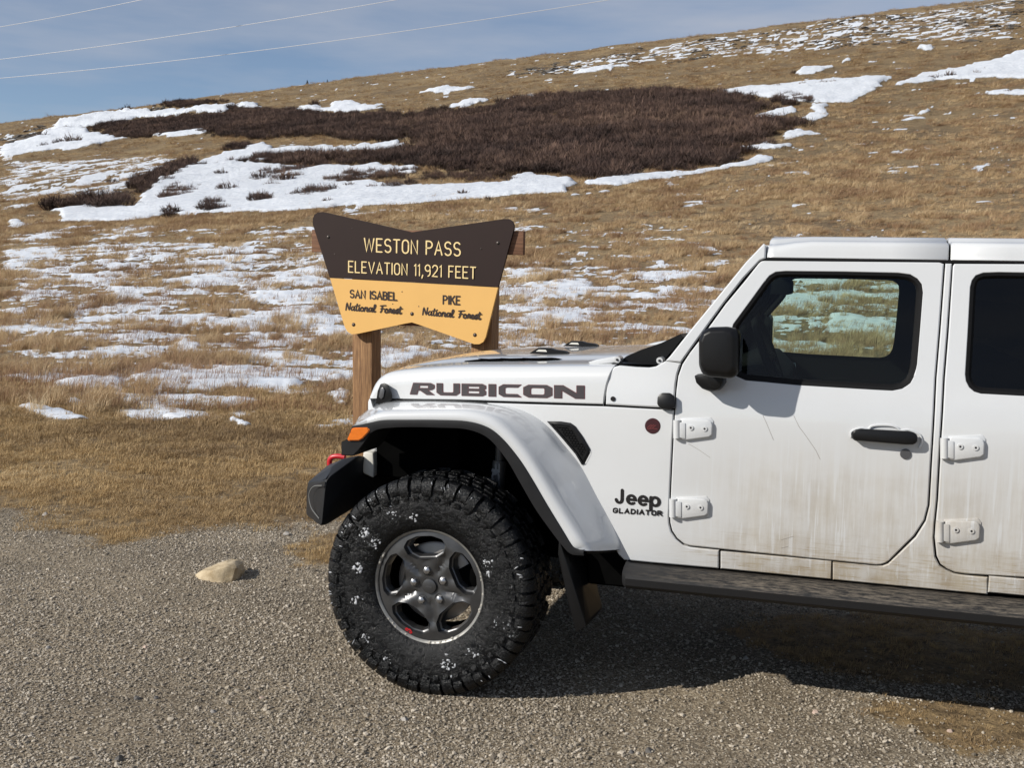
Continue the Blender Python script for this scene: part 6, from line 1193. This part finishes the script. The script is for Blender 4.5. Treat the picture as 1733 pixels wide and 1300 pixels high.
for cx_, cz_2, nn_, sp2 in ((-.27, .20, 14, .022), (-.225, .17, 12, .016), (-.30, .05, 10, .016), (-.26, -.24, 12, .014), (.10, -.305, 16, .024), (.25, .13, 10, .012), (.262, .085, 8, .010), (-.05, .285, 6, .014), (-.31, -.08, 7, .02), (-.16, -.31, 7, .02), (.2, -.24, 6, .02), (-.15, .30, 8, .02), (.30, -.10, 6, .02)):
    for _ in range(int(nn_*1.8)):
        x_, z_ = cx_+rs.gauss(0, sp2*.8), cz_2+rs.gauss(0, sp2*.8); r = math.hypot(x_, z_); yy = -np.interp(r, [.236, .262, .30, .345, .385, .412], [.128, .142, .151, .153, .150, .142]); s = rs.choice([rs.uniform(.0010, .003), rs.uniform(.002, .0060)]); m_ = bmesh.ops.create_icosphere(bm, subdivisions=1, radius=s)
        k1, k2 = rs.uniform(.6, 1.8), rs.uniform(.6, 1.8)
        for v in m_['verts']: v.co = Vector((x_, yy, z_))+Vector((v.co.x*k1*rs.uniform(.7, 1.3), v.co.y*.25, v.co.z*k2*rs.uniform(.7, 1.3)))
for q in range(34):
    a = math.radians(rs.choice([rs.uniform(112, 222), rs.uniform(112, 222), rs.uniform(60, 112), rs.uniform(-60, 30)])); r = rs.uniform(.395, .430); yy = -float(np.interp(r, [.39, .41, .425, .432], [.158, .156, .150, .140])); ur = Vector((math.cos(a), 0, math.sin(a))); ut = Vector((-math.sin(a), 0, math.cos(a))); L0, W0 = rs.uniform(.006, .014), rs.uniform(.0012, .003); tl = rs.uniform(-.5, .5); m_ = bmesh.ops.create_icosphere(bm, subdivisions=1, radius=1)
    for v in m_['verts']: v.co = ur*r+Vector((0, yy, 0))+(ur+ut*tl)*(v.co.x*L0)+ut*(v.co.z*W0)+Vector((0, v.co.y*.0025, 0))
o = bobj('packed_snow', bm, SNOWM, w0, True); o['kind'] = 'stuff'
bm = bmesh.new()
for k in range(70):
    a = rs.choice([rs.uniform(3.3, 4.4), rs.uniform(2.6, 2.8), rs.uniform(4.6, 5.6), rs.uniform(-.4, .5)]); r = RR*rs.uniform(.99, 1.06); m_ = bmesh.ops.create_icosphere(bm, subdivisions=1, radius=rs.uniform(.002, .006)); c_ = Vector((r*math.cos(a), -.122, r*math.sin(a)))
    for v in m_['verts']: v.co = c_+Vector((v.co.x*rs.uniform(.8, 2), v.co.y*.5, v.co.z*rs.uniform(.8, 2)))
o = bobj('packed_snow', bm, simple('muddy_slush', (.34, .32, .28), .6, var=.3), w0, True); o['kind'] = 'stuff'

# ---- load bed and rear, beyond the edge of the photo
def wbed(x, z): return float(np.interp(z, [.5, .6, .8, 1.2, 1.3], [.77, .785, .80, .80, .79]))
bedl = [(2.80, .60), (3.02, .60), (3.02, .75), (3.10, 1.0), (3.22, 1.10), (3.75, 1.10), (3.90, 1.0), (3.98, .75), (3.98, .66), (4.50, .72), (4.55, .80), (4.55, 1.27), (2.80, 1.27)]
panel('bed_side', bedl, PAINT, px=False, wf=wbed); box('bed_floor', (2.80, -.74, .74), (4.5, .74, .78), BLACK, truck, .005, 1); box('bed_front_wall', (2.79, -.76, .76), (2.83, .76, 1.26), PAINT, truck, .005, 1); box('tailgate', (4.50, -.74, .74), (4.56, .74, 1.26), PAINT, truck, .02, 2); box('rear_bumper', (4.58, -.82, .55), (4.78, .82, .72), DARKBUMP, truck, .02, 2); box('bed_underside', (2.8, -.70, .52), (4.5, .70, .73), INNER, truck, .02, 1)
near(box('tail_lamp', (4.50, -.815, .95), (4.58, -.72, 1.18), RED, truck, .01, 2)); box('cab_back_wall', (2.752, -.74, .66), (2.775, .74, 1.27), PAINT, truck, .005, 1)
bw = [(x_, y_, z_) for x_, y_, z_ in ((2.755, -.64, 1.30), (2.755, .64, 1.30), (2.755, .62, zg-.02), (2.755, -.62, zg-.02))]; obj('back_window', bw, [(0, 1, 2, 3)], PRIVACY, truck, False)
fr2 = [(3.487+.52*math.cos(t), .52*math.sin(t)+.50) for t in np.linspace(math.pi*1.02, -.06, 22)]
rows = [[(x*1.0, y, z) for y, z in ((-.79, 0), )] for x, _ in fr2]
rows = []
for x, z in fr2: d = np.array([x-3.487, z-.5]); d /= np.linalg.norm(d); rows.append([(x, -.935, z), (x+d[0]*.03, -.938, z+d[1]*.03), (x+d[0]*.05, -.91, z+d[1]*.05), (x+d[0]*.06, -.78, z+d[1]*.06)])
near(grid_obj('rear_wheel_flare', rows, PAINT, truck)); near(grid_obj('rear_flare_trim', [[(r[0][0], -.70, r[0][2]), r[0], (r[0][0]*.97+3.487*.03, -.945, r[0][2]*.97+.5*.03)] for r in rows], TRIM, truck))

# ---- the far side of the truck mirrors the near side
for o in list(MIR):
    me = o.data.copy(); me.transform(Matrix.Scale(-1, 4, (0, 1, 0))); me.flip_normals(); c = bpy.data.objects.new(o.name.split('.')[0], me); link(c, truck)
    for ch in o.children:
        m2 = ch.data.copy(); m2.transform(Matrix.Scale(-1, 4, (0, 1, 0))); m2.flip_normals(); link(bpy.data.objects.new(ch.name.split('.')[0], m2), c)
